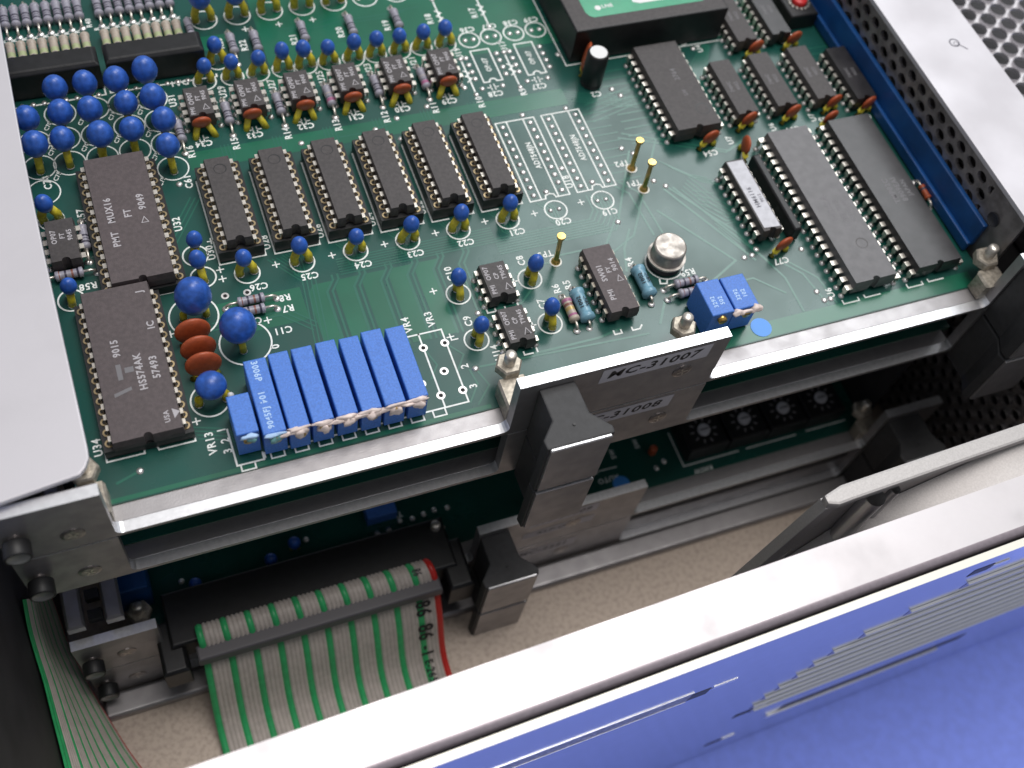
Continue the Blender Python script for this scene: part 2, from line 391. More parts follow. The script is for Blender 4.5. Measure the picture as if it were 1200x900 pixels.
# ------------------------------------------------------------------ cast fan frame behind the front bar
fan = thing('fan_frame', 'cast grey aluminium frame with a corner post standing behind the front bar at the right', 'fan frame', (28, -124, -100))
def fanp(b, name, bevel=.3): return b.build(name, fan, (-28, 124, 100), bevel=bevel)
b = MB(); b.prism([(28.2, -122.0), (30.6, -122.9), (34.0, -122.7), (126, -119.6), (126, -115.9), (33.0, -118.8), (28.2, -120.0)], 6.6, 9.0, 'al_cast'); fanp(b, 'top_flange', .6)
b = MB(); b.yprism([(28.4, 6.6), (8.5, -99.8), (19.0, -99.8), (31.6, 6.6)], -122.3, -119.6, 'al_cast'); fanp(b, 'housing_wall')
b = MB(); b.prism([(31.0, -121.4), (126, -118.2), (126, -116.6), (33, -119.4), (31.0, -119.6)], -99.8, 6.6, 'al_cast'); fanp(b, 'housing_wall')
WB = [(27.0, -34, -121.6), (31, -26, -121.6), (38, -14, -121.4), (45, -6.5, -121.2), (60, -1.5, -120.6), (76, 4.0, -120.0), (92, 6.2, -119.4), (126, 6.5, -118.4)]
b = MB(); n_ = len(WB); b.add([(x, y, z) for x, z, y in WB]+[(x, -129.8+(x-28)*.022, z-1.0) for x, z, y in WB], [(i, i+1, n_+i+1, n_+i) for i in range(n_-1)], 'al_cast', True)
b.add([(x, y, z-2) for x, z, y in WB]+[(x, -129.8+(x-28)*.022, z-3.0) for x, z, y in WB], [(i, n_+i, n_+i+1, i+1) for i in range(n_-1)], 'al_cast', True); b.build('sloping_web', fan, (-28, 124, 100))
b = MB(); b.lathe([(2.3, -60), (2.3, 6.5)], (40.6, -122.8, 0), 'z', 20, 'al'); b.lathe([(1.1, -60), (1.1, 6.5)], (46.0, -122.6, 0), 'z', 14, 'al'); fanp(b, 'corner_post', 0)

# ------------------------------------------------------------------ circuit cards: plate, handles
def plate_poly():
    def fil(x, z, s):     # rounded inner corner going from tab edge to notch
        return [(x+s*1.6*(1-math.cos(a)), z+1.6*(1-math.sin(a))) for a in [PI/2*k/4 for k in range(5)]]
    P = [(-131.2, 18.2), (-131.2, -1.55), (119, -1.55), (119, 18.2), (99.6, 18.2)]
    P += [(99.6-1.6*(1-math.cos(a)), -.5+1.6*(1-math.sin(a))) for a in [PI/2*k/4 for k in range(5)]]
    P += [(20.9+1.6*(1-math.cos(a)), -.5+1.6*(1-math.sin(a))) for a in [PI/2*k/4 for k in range(4, -1, -1)]]
    P += [(20.9, 18.2), (-28.2, 18.2)]
    P += [(-28.2-1.6*(1-math.cos(a)), -.5+1.6*(1-math.sin(a))) for a in [PI/2*k/4 for k in range(5)]]
    P += [(-111.2+1.6*(1-math.cos(a)), -.5+1.6*(1-math.sin(a))) for a in [PI/2*k/4 for k in range(4, -1, -1)]]
    P += [(-111.2, 18.2)]
    return P
def screw_mb(x, y, z, rot=0.3):
    b = MB(); b.lathe([(2.35, .02), (2.35, -.14), (1.7, -.3), (0, -.3)], (x, y, z), 'y', 16, 'screw', smooth=False)
    for a in (rot, rot+PI/2):
        c, s_ = math.cos(a), math.sin(a)
        p = [(-1.3, -.22), (1.3, -.22), (1.3, .22), (-1.3, .22)]
        b.add([(x+u*c-v*s_, y-.36, z+u*s_+v*c) for u, v in p], [(0, 1, 2, 3)], 'tin')
    return b
def make_handle(parent, x0, z, n0=2.9, n1=11.0):
    # x0 = left edge of the metal insert; z = board surface
    X = lambda u: x0+u
    top = [(X(n0), -83.0), (X(n0), -90.6), (X(-.5), -94.4), (X(-.3), -96.6), (X(14.6), -96.6), (X(14.8), -95.0), (X(n1+.2), -90.9), (X(n1), -83.0)]
    b = MB(); b.prism(top, z-3.6, z+15.9, 'handle_black'); h = b.build('ejector_handle', parent, bevel=.35)
    b = MB(); b.box(X(.3), X(14.0), -97.2, -95.6, z-3.0, z+15.6, 'al_plate', top='al_lit_edge', ch=.25); m = b.build('metal_insert', h)
    b = MB(); b.tube([(X(7), -92.6, z+15.92), (X(7), -92.6, z+16.15)], .35, 'black', 8); b.build('pivot_pin', h)
    return h
def card_base(parent, z, screws, handle_dx=0.0, label=None, left_plate=True, comp=False):
    b = MB(); b.yprism([(x, zz+z) for x, zz in plate_poly()], -83.0, -80.5, 'al_plate', top='al_lit_edge')
    pl = b.build('front_plate', parent)
    b = MB(); b.box(-114, 100.5, -80.5, -76.85, z-3.4, z-.35, 'al_plate'); b.box(-114, 99, -76.85, -70, z-3.4, z-1.75, 'al_plate'); b.build('mounting_flange', parent)
    for sx, sz in screws:
        screw_mb(sx, -83.0, z+sz, random.uniform(0, 1.5)).build('screw', pl)
    for x in (-127.4,):
        b = MB(); b.lathe([(1.4, 0), (1.4, -.8), (2.5, -.8), (2.6, -1.1), (2.6, -3.9), (2.45, -4.1), (2.1, -4.1), (2.0, -3.9), (0, -3.9)], (x-.6, -83, z+8.6), 'y', 20, 'rubber', ms=['screw', 'rubber', 'rubber', 'rubber', 'rubber', 'rubber', 'knob_end', 'knob_end'])
        b.build('thumb_screw', pl)
    make_handle(parent, -26.7+handle_dx, z); make_handle(parent, 98.8, z, 1.6, 12.6)
    return pl
def block_mb(x, y, z, nut=True, w_=6.6):
    b = MB(); b.box(x-w_/2, x+w_/2, y-4, -80.6, z, z+5.6, 'tin_dull', ch=.5)
    b.lathe([(3.1, 5.62), (3.1, 7.6), (2.7, 8.0), (0, 8.0)], (x, y-1.2, z), 'z', 6, 'tin_dull', smooth=False)
    b.lathe([(1.35, 8.0), (1.35, 11.2), (1.0, 11.6), (0, 11.6)], (x, y-1.2, z), 'z', 14, 'tin')
    return b

card = thing('circuit_card', 'top green circuit card full of chips and blue capacitors, plate marked MC-31007', 'circuit board', group='cards stacked in the cage')
card2 = thing('circuit_card', 'second circuit card from the top, its front plate marked MC-31008', 'circuit board', group='cards stacked in the cage')
card3 = thing('circuit_card', 'dark lower circuit card with four black rotary switches in a row', 'circuit board', group='cards stacked in the cage')
card4 = thing('circuit_card', 'lowest circuit card, only its front rail and plate visible above the floor', 'circuit board', group='cards stacked in the cage')
Z2, Z3, Z4 = -20.32, -77.2, -97.5
pl1 = card_base(card, 0, [(-118.5, 4.6), (11.7, 7.6)])
pl2 = card_base(card2, Z2, [(-118.8, 5.6), (11.6, 6.2)])
pl3 = card_base(card3, Z3, [(-120, 7.2), (0.6, 7.0)], -4.0)
pl4 = card_base(card4, Z4, [(-120.4, 7.2), (0.6, 7.0)], -4.0)
# labels on plates
def plate_label(pl, x0, x1, z0, z1, txt, size, italic=.22, sx=1.0, dx=0):
    b = MB(); y = -83.06
    b.add([(x0, y, z0), (x1, y, z0), (x1+.3, y, z1), (x0+.3, y, z1)], [(0, 1, 2, 3)], 'label')
    b.text(txt, (x0+x1)/2+dx, y-.03, (z0+z1)/2, size, 0, 'ink', sx=sx, plane='y', italic=italic)
    b.build('name_label', pl)
plate_label(pl1, -9.6, 16.6, 11.6, 17.0, 'MC-31007', 3.7, sx=1.26, dx=-.2)
plate_label(pl2, -13.8, 12.8, 11.6-20.3, 16.9-20.3, 'MC-31008', 3.7, sx=1.26, dx=-.2)
plate_label(pl3, -13.5, 6.5, Z3+12.4, Z3+17.2, 'MC-31009', 3.0, sx=1.15)
plate_label(pl3, -14.6, 6.6, Z3+5.0, Z3+9.0, 'KLP-OK', 2.5, sx=1.1, dx=-1)
plate_label(pl4, -16, 4.0, Z4+10.4, Z4+15.4, 'MC-2221', 3.0, sx=1.2)

# ================================================================== TOP CARD
Zs = 0.06   # silkscreen height
b = MB(); b.box(-117, 103.4, -76.9, 100, -1.6, 0, 'pcb_edge', top='pcb'); b.build('board', card)
# copper pours (the lighter green areas) -------------------------------------------------
b = MB()
QZ = [0.006]
def quad(pts, z, m='pour'):
    QZ[0] += 0.0015
    b.add([(x, y, QZ[0]) for x, y in pts], [tuple(range(len(pts)))], m)
def band(x0, x1, y0, y1): quad([(x0, y0), (x1, y0), (x1, y1), (x0, y1)], .015)
yA, yB = -34.5, -55.0
xs = [-62.5, -57.0, -48.0, -39.0, -33.5, -29.0]
band(-81, -62.0, -44, -35)
for i in range(5):
    x0 = -60.6+i*6.35
    quad([(x0, -56), (x0+4.6, -56), (x0+4.6, -37.5), (x0+6.2, -35.2), (x0+1.6, -35.2), (x0, -37.4)], .015)
band(-52, 24, 33.5, 60); band(-60, 100, 26, 33); band(-78, 20, 4.0, 9.5); band(-88, -60, 42, 47)
band(24, 100, -76.6, -72.4); band(-117, -30, -76.6, -75.6); band(54, 101, 18, 60)
b.build('copper_area', card, kind='stuff')
# traces ---------------------------------------------------------------------------------
b = MB()
zt = [0.03]
def tr(pts, w_=.35, m='trace'):
    b.line(pts, w_, zt[0], m); zt[0] = 0.03+((zt[0]-0.03+0.0013) % 0.02)
def bundle(pts, n, dx, dy, w_=.32):
    for i in range(n): tr([(x+dx*i, y+dy*i) for x, y in pts], w_)
# dark/light pairs through the pour down to the trimmers
for i in range(6):
    x0 = -55.2+i*6.35
    for d in (0, 1.3):
        tr([(x0+d-1.2, -56), (x0+d-1.2, -38), (x0+d+1.0, -35), (x0+d+1.0, -33.8)], .5)
# horizontal bundle under the chip row
bundle([(-52, -34.0), (-14, -34.0)], 7, 0.0, .72)
bundle([(-64, -26.0), (-58, -33.8), (-60, -56)], 4, -1.0, 0)
for i in range(6):
    x0 = -63.5+12.7*i
    bundle([(x0, -25.5), (x0+1.4, -27.5), (x0+1.4, -31.5), (x0+3.4, -33.4)], 4, .8, 0)
for i in range(7): tr([(-14, -33.2-.75*i), (11+.9*i, -33.2-.75*i), (13+.9*i, -31.2-.75*i+.5), (13+.9*i, -26-.3*i)])
# horizontals to the right of the two empty sockets and by the 24-pin chip
for i in range(10):
    tr([(21.8, -.6-2.54*i), (29-.4*(i % 3), -.6-2.54*i)], .3)
for i in range(11):
    tr([(31.5, 12.6-2.54*i), (39.4, 12.6-2.54*i)], .35)
for i in range(14): tr([(54.6, 11.4-2.54*i*.6), (59.0, 11.4-2.54*i*.6)], .3)
bundle([(20.5, -24), (24, -28), (25, -41.5)], 2, 2.4, 0, .5)
tr([(-2, -41.6), (12, -41.6), (16.4, -36)], .5); tr([(17.7, -35.7), (29.5, -15)], .55); tr([(19.6, -38.6), (16, -43.8), (14, -50)], .55); tr([(12, -44.5), (20, -40.5), (38, -13)], .5)
tr([(29, -35), (42, -54), (34, -58), (20, -60), (16, -66)], .6); tr([(33.5, -29), (47, -55)], .6); tr([(36, -29), (49.4, -55)], .6)
bundle([(37, -31), (41, -39), (44, -43), (47.0, -43)], 6, .9, .85, .3)
for i in range(9): tr([(40.5+i*.2, -31-1.6*i), (45.6, -33.2-2.3*i)], .3)
tr([(52, -56), (57, -62), (59, -72)], .5); tr([(53.6, -56), (60.2, -64), (61.4, -72)], .5)
tr([(-12, -44), (-8, -42.5), (-3, -43.2)], .5); tr([(-24, -52.3), (-14, -52.3), (-9, -48)], .5); tr([(-16, -66), (0, -66), (6, -65)], .6); tr([(-29, -66), (12, -68)], .5)
tr([(-34.7, -58), (-31.6, -62), (-34.4, -66)], .4); tr([(-39.8, -58), (-38.2, -63), (-40.4, -66)], .4); tr([(-30.2, -66.2), (-28.6, -71), (-32.5, -75)], .4); tr([(-31.6, -66.2), (-31, -70), (-34.0, -74)], .4)
bundle([(-92, -22), (-84, -10), (-80, -4)], 3, 1.0, -.4); tr([(-117, -14.5), (-104, -13.8)], .5); tr([(-117, -17), (-106, -16.2)], .5)
bundle([(-92, -64), (-86, -66), (-82, -70)], 4, .2, -1.0, .3)
bundle([(-84, -41.6), (-68, -41.4), (-62, -47)], 3, .6, .9)
tr([(-109, -72.4), (-104.3, -70.9)], .6)
for i in range(6):
    x0 = -72+12.7*i
    bundle([(x0, 1.6), (x0+2.2, 5.5), (x0+2.2, 10)], 4, .9, 0, .28)
for k in range(26):
    x = random.uniform(-50, 98); y = random.choice([27.5, 28.6, 29.7, 34.6, 38.4, 39.6, 44.4, 45.6, 47, 6.2, 7.2, 8.4])
    tr([(x, y), (x+random.uniform(5, 16), y), (x+random.uniform(17, 20), y+random.uniform(1, 3))], .3)
for i in range(12): tr([(22, 40-3.0*i+20), (24.5, 40-3.0*i+20)], .4)
bundle([(36, -20), (42, -26), (46, -28)], 4, .8, -1.0)
for i in range(7): tr([(55.6, -33-2.6*i), (57.2, -33.6-2.6*i)], .3)
tr([(34.3, -28), (46, -46), (52, -62), (52, -72)], .55); tr([(31, -60), (44, -60), (50, -66)], .5)
for i in range(2): tr([(62-1.1*i, -18.5), (56-1.1*i, -21-.3*i), (30-1.5*i, -9-1.2*i)], .45)
for i in range(5): tr([(24, 2.5-1.5*i), (38, 6-1.5*i)], .3)
bundle([(-12, 8.5), (20, 8.5), (38, 2)], 5, 0, -.85, .28)
bundle([(-60, 26), (-10, 26), (0, 29.5)], 3, 0, -1.0, .3)
for i in range(8): tr([(66+.2*i, 17-.2*i), (58, 9-1.3*i)], .3)
b.build('copper_track', card, kind='stuff')

# ---------------------------------------------------------------- silkscreen print
S = MB()
def T(t, x, y, r, size=2.45): S.text(t, x, y, Zs, size, r, 'silk', sx=.92)
for t, x, y, r in [('C74', -110.2, 7.9, 90), ('C61', -79.4, 0.8, 90), ('R16', -76.9, 9.7, 90), ('R15', -66.1, 9.9, 90), ('C34', -73.4, 11.6, 180), ('C33', -61.0, 11.6, 180), ('R14', -53.2, 10.3, 90), ('C32', -48.2, 11.6, 180), ('R13', -40.6, 10.2, 90), ('C31', -35.4, 11.8, 180), ('R12', -28.0, 10.1, 90), ('C30', -23.1, 11.8, 180), ('R11', -14.9, 10.4, 90), ('C29', -10.5, 11.8, 180), ('R10', -2.7, 9.6, 90), ('C28', 2.2, 11.6, 180), ('C27', 14.5, 11.6, 180), ('R9', 9.6, 10.6, 90),
    ('U31', -77.8, 26.9, 90), ('U29', -65.4, 27.1, 90), ('U27', -53.0, 26.7, 90), ('U25', -40.3, 27.0, 90), ('U23', -27.6, 27.0, 90), ('U21', -15.4, 26.9, 90), ('U19', -2.7, 27.4, 90), ('U17', 10.1, 27.4, 90),
    ('R23', -62.3, 43.7, 90), ('R22', -56.6, 41.8, 90), ('R21', -43.6, 41.3, 90), ('R20', -31.1, 41.4, 90), ('R19', -18.4, 41.4, 90), ('R18', -6.4, 41.4, 90), ('R17', 6.2, 41.2, 90),
    ('C36', 2.4, 35.5, 180), ('C37', 8.7, 35.5, 180), ('C38', 15.0, 35.6, 180), ('C39', 21.0, 35.6, 180), ('DA1', -75.0, 32.4, 180),
    ('R57', -104.5, -3.5, 90), ('U32', -84.4, -11.0, 90), ('U30', -78.9, -20.8, 90), ('U28', -66.3, -21.0, 90), ('U26', -53.6, -20.8, 90), ('U24', -40.9, -20.4, 90), ('U22', -28.2, -19.9, 90),
    ('C26', -70.7, -32.6, 180), ('C25', -59.0, -32.6, 180), ('C24', -46.3, -32.5, 180), ('C23', -33.6, -32.5, 180), ('C22', -21.0, -32.4, 180), ('C21', -7.9, -32.4, 180), ('C20', 4.4, -32.2, 180), ('C19', 16.9, -32.2, 180),
    ('C11', -68.4, -45.4, 180), ('R8', -65.9, -37.0, 180), ('R7', -65.9, -40.0, 180), ('R58', -106.4, -23.2, 180), ('U34', -111.3, -63.4, 90), ('VR13', -89.4, -68.6, 90), ('1', -86.7, -66.2, 90), ('2', -86.5, -68.8, 90), ('3', -86.5, -71.3, 90),
    ('VR4', -41.5, -51.2, 90), ('VR3', -36.0, -51.0, 90), ('1', -32.2, -57.7, 90), ('2', -32.3, -65.0, 90), ('3', -32.1, -70.3, 90), ('C10', -27.6, -40.2, 90), ('C9', -27.7, -53.8, 90), ('C8', -9.9, -40.8, 90), ('C7', -9.4, -53.8, 90), ('U14', -24.2, -63.5, 90),
    ('R6', -4.5, -50.6, 90), ('R5', -1.5, -50.2, 90), ('TP3', -3.6, -40.4, 180), ('TP2', 26.0, -18.4, 180), ('TP1', 26.4, -25.2, 180), ('R4', 15.9, -47.8, 90), ('R59', 28.6, -54.2, 180), ('C77', 53.4, -57.0, 180), ('C54', 50.7, -20.6, 180),
    ('U18', 10.1, -20.8, 90), ('C2', 28.6, 5.6, 180), ('U6', 61.2, -69.0, 90), ('C64', 77.0, -18.2, 180), ('C65', 87.6, -17.0, 180), ('C51', 99.2, -19.0, 180), ('0', -71.0, -49.1, 90), ('C1', -73.6, -41.4, 180)]:
    T(t, x, y, r)
for x, y in ((4.6, -10.6), (16.9, -10.8)): S.text('AD7548JN', x, y, Zs, 2.1, 90, 'silk', sx=.86)
for x, y in ((3.4, 21.9), (15.9, 21.9)): S.text('OP-07', x, y, Zs, 2.0, 90, 'silk', sx=.85)
for x, y in [(-65.6, -27.7), (-52.6, -28.3), (-39.9, -28.2), (-27.2, -28.0), (-14.5, -27.6), (-78.0, -28.6), (-1.8, -28.2), (10.9, -27.7), (-32.9, -43.9), (-78.2, -17.6), (-78.0, -26.0), (-33, -56.8), (-15, -43.4), (-14.4, -56.6), (-71.0, -42.0), (-91.2, -62.8), (-91.9, -40.2), (-54.9, 47.5), (-46, 47.5), (-37, 47.4)]:
    S.line([(x-.75, y), (x+.75, y)], .32, Zs, 'silk'); S.line([(x, y-.75), (x, y+.75)], .32, Zs+.003, 'silk')
# ring outlines of round capacitors
for k in range(8): S.ring(-72.35+12.7*k, -28.4, Zs, 3.0, 2.62, 'silk')
for x, y in ((-27.5, -46.1), (-27.5, -59.1), (-9.7, -46.3), (-9.5, -59.3), (-111.1, -3.1), (-110.4, -26.1), (-82.4, -20.8), (-82.0, -27.1)): S.ring(x, y, Zs, 3.0, 2.62, 'silk')
for x, y, r in ((-86.2, -36.9, 5.5), (-77.0, -46.5, 5.8), (-87.4, -58.5, 4.2)): S.ring(x, y, Zs, r, r-.38, 'silk', 36)
for x in (-64.5, -55.8, -47.2, -38.5, -29.8, -21.2, -12.4): S.ring(x, 52.8, Zs, 3.5, 3.15, 'silk', 28)
MATX = [(-104.5, 12.6), (-104.5, 20.4), (-104.2, 28.4), (-97.0, 12.6), (-97.0, 20.0), (-96.4, 28.4), (-89.4, 13.1), (-89.3, 20.9), (-89.3, 28.4), (-82.0, 5.6), (-81.9, 13.5), (-81.9, 21.1), (-82.4, 28.6), (-111.2, 12.8), (-111.2, 20.6), (-111.4, 5.2)]   # the last one is an empty ring
for x, y in MATX: S.ring(x, y, Zs, 3.75, 3.45, 'silk', 28)
CAPROW = [(-68.9, 31.5), (-64.3, 37.6), (-61.9, 31.5), (-55.4, 31.5), (-48.9, 31.5), (-43.0, 31.5), (-36.9, 31.5), (-30.4, 31.5), (-24.4, 31.5), (-17.8, 31.5), (-11.8, 31.5), (-5.1, 31.5)]
for x, y in CAPROW+[(1.7, 31.6), (7.9, 31.6), (14.5, 31.6), (20.9, 31.6)]: S.ring(x, y, Zs, 3.0, 2.62, 'silk')
def orect(x0, x1, y0, y1, w_=.38): S.line([(x0, y0), (x1, y0), (x1, y1), (x0, y1)], w_, Zs, 'silk', True)
# the two empty DIP positions at the right of the row
for x in (0, 12.7):
    orect(x-1.5, x+1.5, -24.6, 1.6); orect(x+6.1, x+9.1, -24.6, 1.6)
    S.line([(x-1.5, 1.6), (x+9.1, 1.6)], .38, Zs+.006, 'silk'); S.line([(x+1.5, -24.6), (x+2.6, -24.6), (x+2.9, -23.6), (x+4.0, -23.2), (x+5.1, -23.6), (x+5.4, -24.6), (x+6.1, -24.6)], .38, Zs+.006, 'silk')
# outlines of socketed chips
for k in range(6):
    x = -76.2+12.7*k
    S.line([(x-1.5, 0.3), (x-1.5, -24.7), (x+2.6, -24.7)], .38, Zs, 'silk'); S.line([(x+5.2, -24.5), (x+9.1, -24.5), (x+9.1, -23.2)], .38, Zs, 'silk')
def arc(x, y, r): return [(x+r*math.cos(PI-PI*i/6), y+r*math.sin(PI-PI*i/6)) for i in range(7)]
S.line([(-110.1, -30), (-110.1, -67.2), (-102.6, -67.2)]+arc(-101.2, -67.2, 1.5)+[(-92.3, -67.2), (-92.3, -65.9)], .38, Zs, 'silk')
S.line([(-103.6, 8), (-103.6, -29.5), (-96, -29.5)], .38, Zs, 'silk'); S.line([(-93, -29.4), (-85.9, -29.4), (-85.9, -27.6)], .38, Zs, 'silk')
# OP-07 empty positions
for x0 in (0.5, 13.0):
    S.line([(x0, 15.9), (x0, 27.5), (x0+5.2, 27.5), (x0+5.2, 15.9), (x0+3.6, 15.9)]+arc(x0+2.6, 15.9, 1.0)[::-1]+[(x0, 15.9)], .4, Zs, 'silk')
for x in (-2.9, 9.4): S.line([(x, 13.5), (x, 24.2)], .42, Zs, 'silk'); S.line([(x-.7, 17), (x+.7, 18), (x-.7, 19), (x+.7, 20), (x-.7, 21)], .38, Zs+.004, 'silk')
for x in (-3.4, 8.8): S.line([(x, 36.4), (x, 47.5)], .42, Zs, 'silk'); S.line([(x-.7, 40), (x+.7, 41), (x-.7, 42), (x+.7, 43), (x-.7, 44)], .38, Zs+.004, 'silk')
# trimmers' outline
S.line([(-48, -54.3), (-34.4, -54.3), (-34.4, -73.8), (-79.6, -73.8), (-79.6, -75.0+.2), (-79.9, -75.0)], .4, Zs, 'silk')
S.line([(-79.9, -73.6), (-79.9, -75.2), (-85.5, -75.2), (-85.6, -66.4)], .4, Zs, 'silk'); S.line([(-42.1+2.3, -54.3), (-39.8, -73.8)], .4, Zs, 'silk')
S.line([(-81.0, -59.6), (-83.6, -59.6), (-83.6, -62.6)], .4, Zs, 'silk')
for k in range(8):
    x = -76.96+5.08*k; S.line([(x-1.4, -74.0), (x-1.4, -75.5), (x+1.4, -75.5), (x+1.4, -74.0)], .36, Zs+.005, 'silk')
S.line([(-84.8, -75.3), (-84.8, -76.7), (-81.9, -76.7), (-81.9, -75.3)], .36, Zs+.005, 'silk')
# small chip corner marks, can outline, module outline, resistors blocks
for yc in (-47.3, -60.0):
    S.line([(-22.6, yc-4.6), (-22.6, yc-5.6), (-20.6, yc-5.6), (-20.6, yc-4.9)], .4, Zs, 'silk'); S.line([(-18.2, yc-5.0), (-18.2, yc-5.8), (-16.2, yc-5.8)], .4, Zs, 'silk'); S.line([(-15.0, yc-5.7), (-15.0, yc-4.8)], .4, Zs, 'silk')
    S.line([(-14.3, yc+1.2), (-12.9, yc+1.2)], .36, Zs, 'silk'); S.line([(-13.6, yc+.5), (-13.6, yc+1.9)], .36, Zs, 'silk')
S.ring(24.0, -50.3, Zs, 4.9, 4.5, 'silk', 36); S.line([(21.0, -54.2), (20.6, -55.6), (22.2, -56.0), (22.8, -54.8)], .4, Zs, 'silk')
S.line([(24.4, 80), (24.4, 17.0), (72.5, 17.0)], .35, Zs, 'silk')
S.line([(-65.6, 33.4), (-65.6, 32.6), (-91.6, 32.6), (-91.6, 38)], .4, Zs, 'silk'); S.line([(-92.8, 36), (-92.8, 32.3), (-115, 32.3)], .4, Zs, 'silk')
for (x, y) in ((65.4, -72.9), (84.2, -72.9)):
    S.line([(x-2.4, y+1.0), (x-2.4, y), (x+2.0, y), (x+2.0, y+.8)], .36, Zs, 'silk'); S.line([(x+3.9, y+1), (x+3.9, y+.3), (x+8.2, y+.3)], .36, Zs, 'silk')
S.line([(4.2, -65.2), (4.2, -66.2), (6.0, -66.2), (6.0, -65.4)], .4, Zs, 'silk'); S.line([(8.8, -65.4), (8.8, -66.2), (10.6, -66.2), (11.4, -65.4)], .4, Zs, 'silk')
for x, y in ((-48.4, 13.2), (-73.6, 13.2), (-60.6, 13.2), (-35.6, 13.4), (-23.2, 13.4), (-10.4, 13.4), (2.3, 13.9), (14.8, 13.9)):
    for d in (-.5, .5): S.line([(x+d, y-.9), (x+d, y+.9)], .3, Zs, 'silk')
    S.line([(x-1.5, y), (x-.5, y)], .3, Zs, 'silk'); S.line([(x+.5, y), (x+1.5, y)], .3, Zs, 'silk')
for i in range(9): S.text('R', -91.0+2.54*i, 55.0, Zs, 1.7, 90, 'silk')
for i in range(8): S.text('R', -95.8-2.54*i, 55.0, Zs, 1.7, 90, 'silk')
S.text('R40', -92.6, 57.5, Zs, 1.9, 90, 'silk')
for x, y in MATX[:13]: S.text('C7%d' % random.randint(0, 9), x-3.3, y-3.4, Zs, 1.5, 60, 'silk')
for x, y in ((60.4, 18.6), (73.4, 15.6), (64.0, 15.2), (71.6, -16.2), (84.4, -15.6), (57.8, -17.8)): S.text('U%d' % random.randint(2, 9), x, y, Zs, 2.2, 90, 'silk')
S.build('silkscreen_print', card, kind='stuff')

# ---------------------------------------------------------------- solder pads
b = MB()
def pad(x, y, r=.85, z=.08, hole=False, h=.35):
    b.lathe([(r, z-.02), (r*.75, z+h*.7), (r*.3, z+h), (0, z+h)], (x, y, 0), 'z', 10, 'solder')
def openpad(x, y, r=1.0):
    b.ring(x, y, .10, r, r*.5, 'solder', 14); b.disc(x, y, .105, r*.5, 'hole', 12)
for c0 in (0, 7.62, 12.7, 20.32):
    for i in range(10): pad(c0, -2.54*i, .78, .08)
for x in (3.56, 16.26):
    for d in (-1.1, 1.2): pad(x+d, -28.3, .62, .08)
for x, y in ((-34.74, -57.99), (-34.74, -70.69), (-39.82, -57.99), (-39.82, -70.69), (-37.2, -65.0), (-43.0, -66.8)): openpad(x, y)
for x, y in [(-31.8, 6.6), (-25.5, 9.0), (-50.8, 6.4), (-104.3, -70.9), (-81.6, 0.5), (-16.8, 11.2), (6.5, 2.9), (18.6, 2.6), (34.9, 3.6), (27.9, -13.7), (30.3, -16.0), (10.1, -16.3), (3.5, -22.5), (16.1, -22.3), (44.5, -53.8), (46.8, -53.6), (31.9, -25.7), (34.3, -28.0), (48.7, -52.2), (60.2, -55.1), (57.9, -67.8), (58.6, -70.6), (60.4, -70.6), (60.8, -41.3), (-30.2, -66.2), (-24.8, -52.3), (23.7, 21.4), (-5.2, 15.3), (33.4, 6.2), (17.7, -35.7), (62.2, 15.6), (56.4, 3.0), (-26.5, 2.2)]:
    pad(x, y, .8, .08)
for x, y in ((-73.6, -33.6), (-78.5, -33.3)): openpad(x, y, .9)
for x in (-1.4, 7.3, 11.0, 19.8):
    for i in range(4): pad(x, 17.7+2.54*i, .8, .08)
for x in (1.7, 7.9, 14.5, 20.9):
    for d in (-1.2, 1.2): pad(x+d, 31.6, .75, .08)
for x in (-2.9, 9.4):
    pad(x, 12.3, .75); pad(x, 25.4, .75)
for x in (-3.4, 8.8): pad(x, 35.4, .75); pad(x, 48.5, .75)
for x in (-.7, 5.0, 12.0, 17.8): pad(x, 13.9, .75)
for x in (-21.2, -12.4):
    for d in (-1.8, 1.8): pad(x+d, 52.8, .8)
for i in range(9): pad(-88.0+2.54*i, 34.4-1.6, .7) 
for i in range(9): pad(-94.5-2.54*i, 32.6, .7)
b.build('solder_pad', card, kind='stuff')

# ================================================================== components (parts of the top card)
def ell(b, c, rx, ry, rz, m, seg=18, rings=10, taper=0.0, lean=(0, 0)):
    vs = []
    for i in range(rings+1):
        t = PI*i/rings; z = math.cos(t); r = math.sin(t)
        if z < 0: r *= 1-taper*(-z)**1.5
        for k in range(seg):
            a = 2*PI*k/seg
            vs.append((c[0]+rx*r*math.cos(a)+lean[0]*z, c[1]+ry*r*math.sin(a)+lean[1]*z, c[2]+rz*z))
    b.add(vs, [(i*seg+k, (i+1)*seg+k, (i+1)*seg+(k+1) % seg, i*seg+(k+1) % seg) for i in range(rings) for k in range(seg)], m, True)
    return b
def make_cap(r, rz, zc, spread, along='x', taper=0.25, legr=.72, label=None, sq=False):
    b = MB(); ell(b, (0, 0, zc), r, r*.97, rz, 'blue_dip', taper=taper)
    o = b.build('tantalum_capacitor', card)
    if label: o['label'] = label
    ch = []
    for s_ in (-1, 1):
        d = Vector((s_, 0, 0)) if along == 'x' else Vector((0, s_, 0))
        b = MB(); t0 = d*spread; t1 = d*spread*.45; zt_ = zc-rz*.62
        b.tube([(t0.x, t0.y, .12), (t0.x*.98, t0.y*.98, zt_*.45), (t1.x, t1.y, zt_)], legr, 'yellow_leg', 10, legr*.92)
        b.lathe([(legr*1.1, .08), (legr*.8, .5), (0, .55)], (t0.x, t0.y, 0), 'z', 10, 'solder')
        l = b.build('lead', o); ch.append(l)
    reg(o, *ch)
    return o
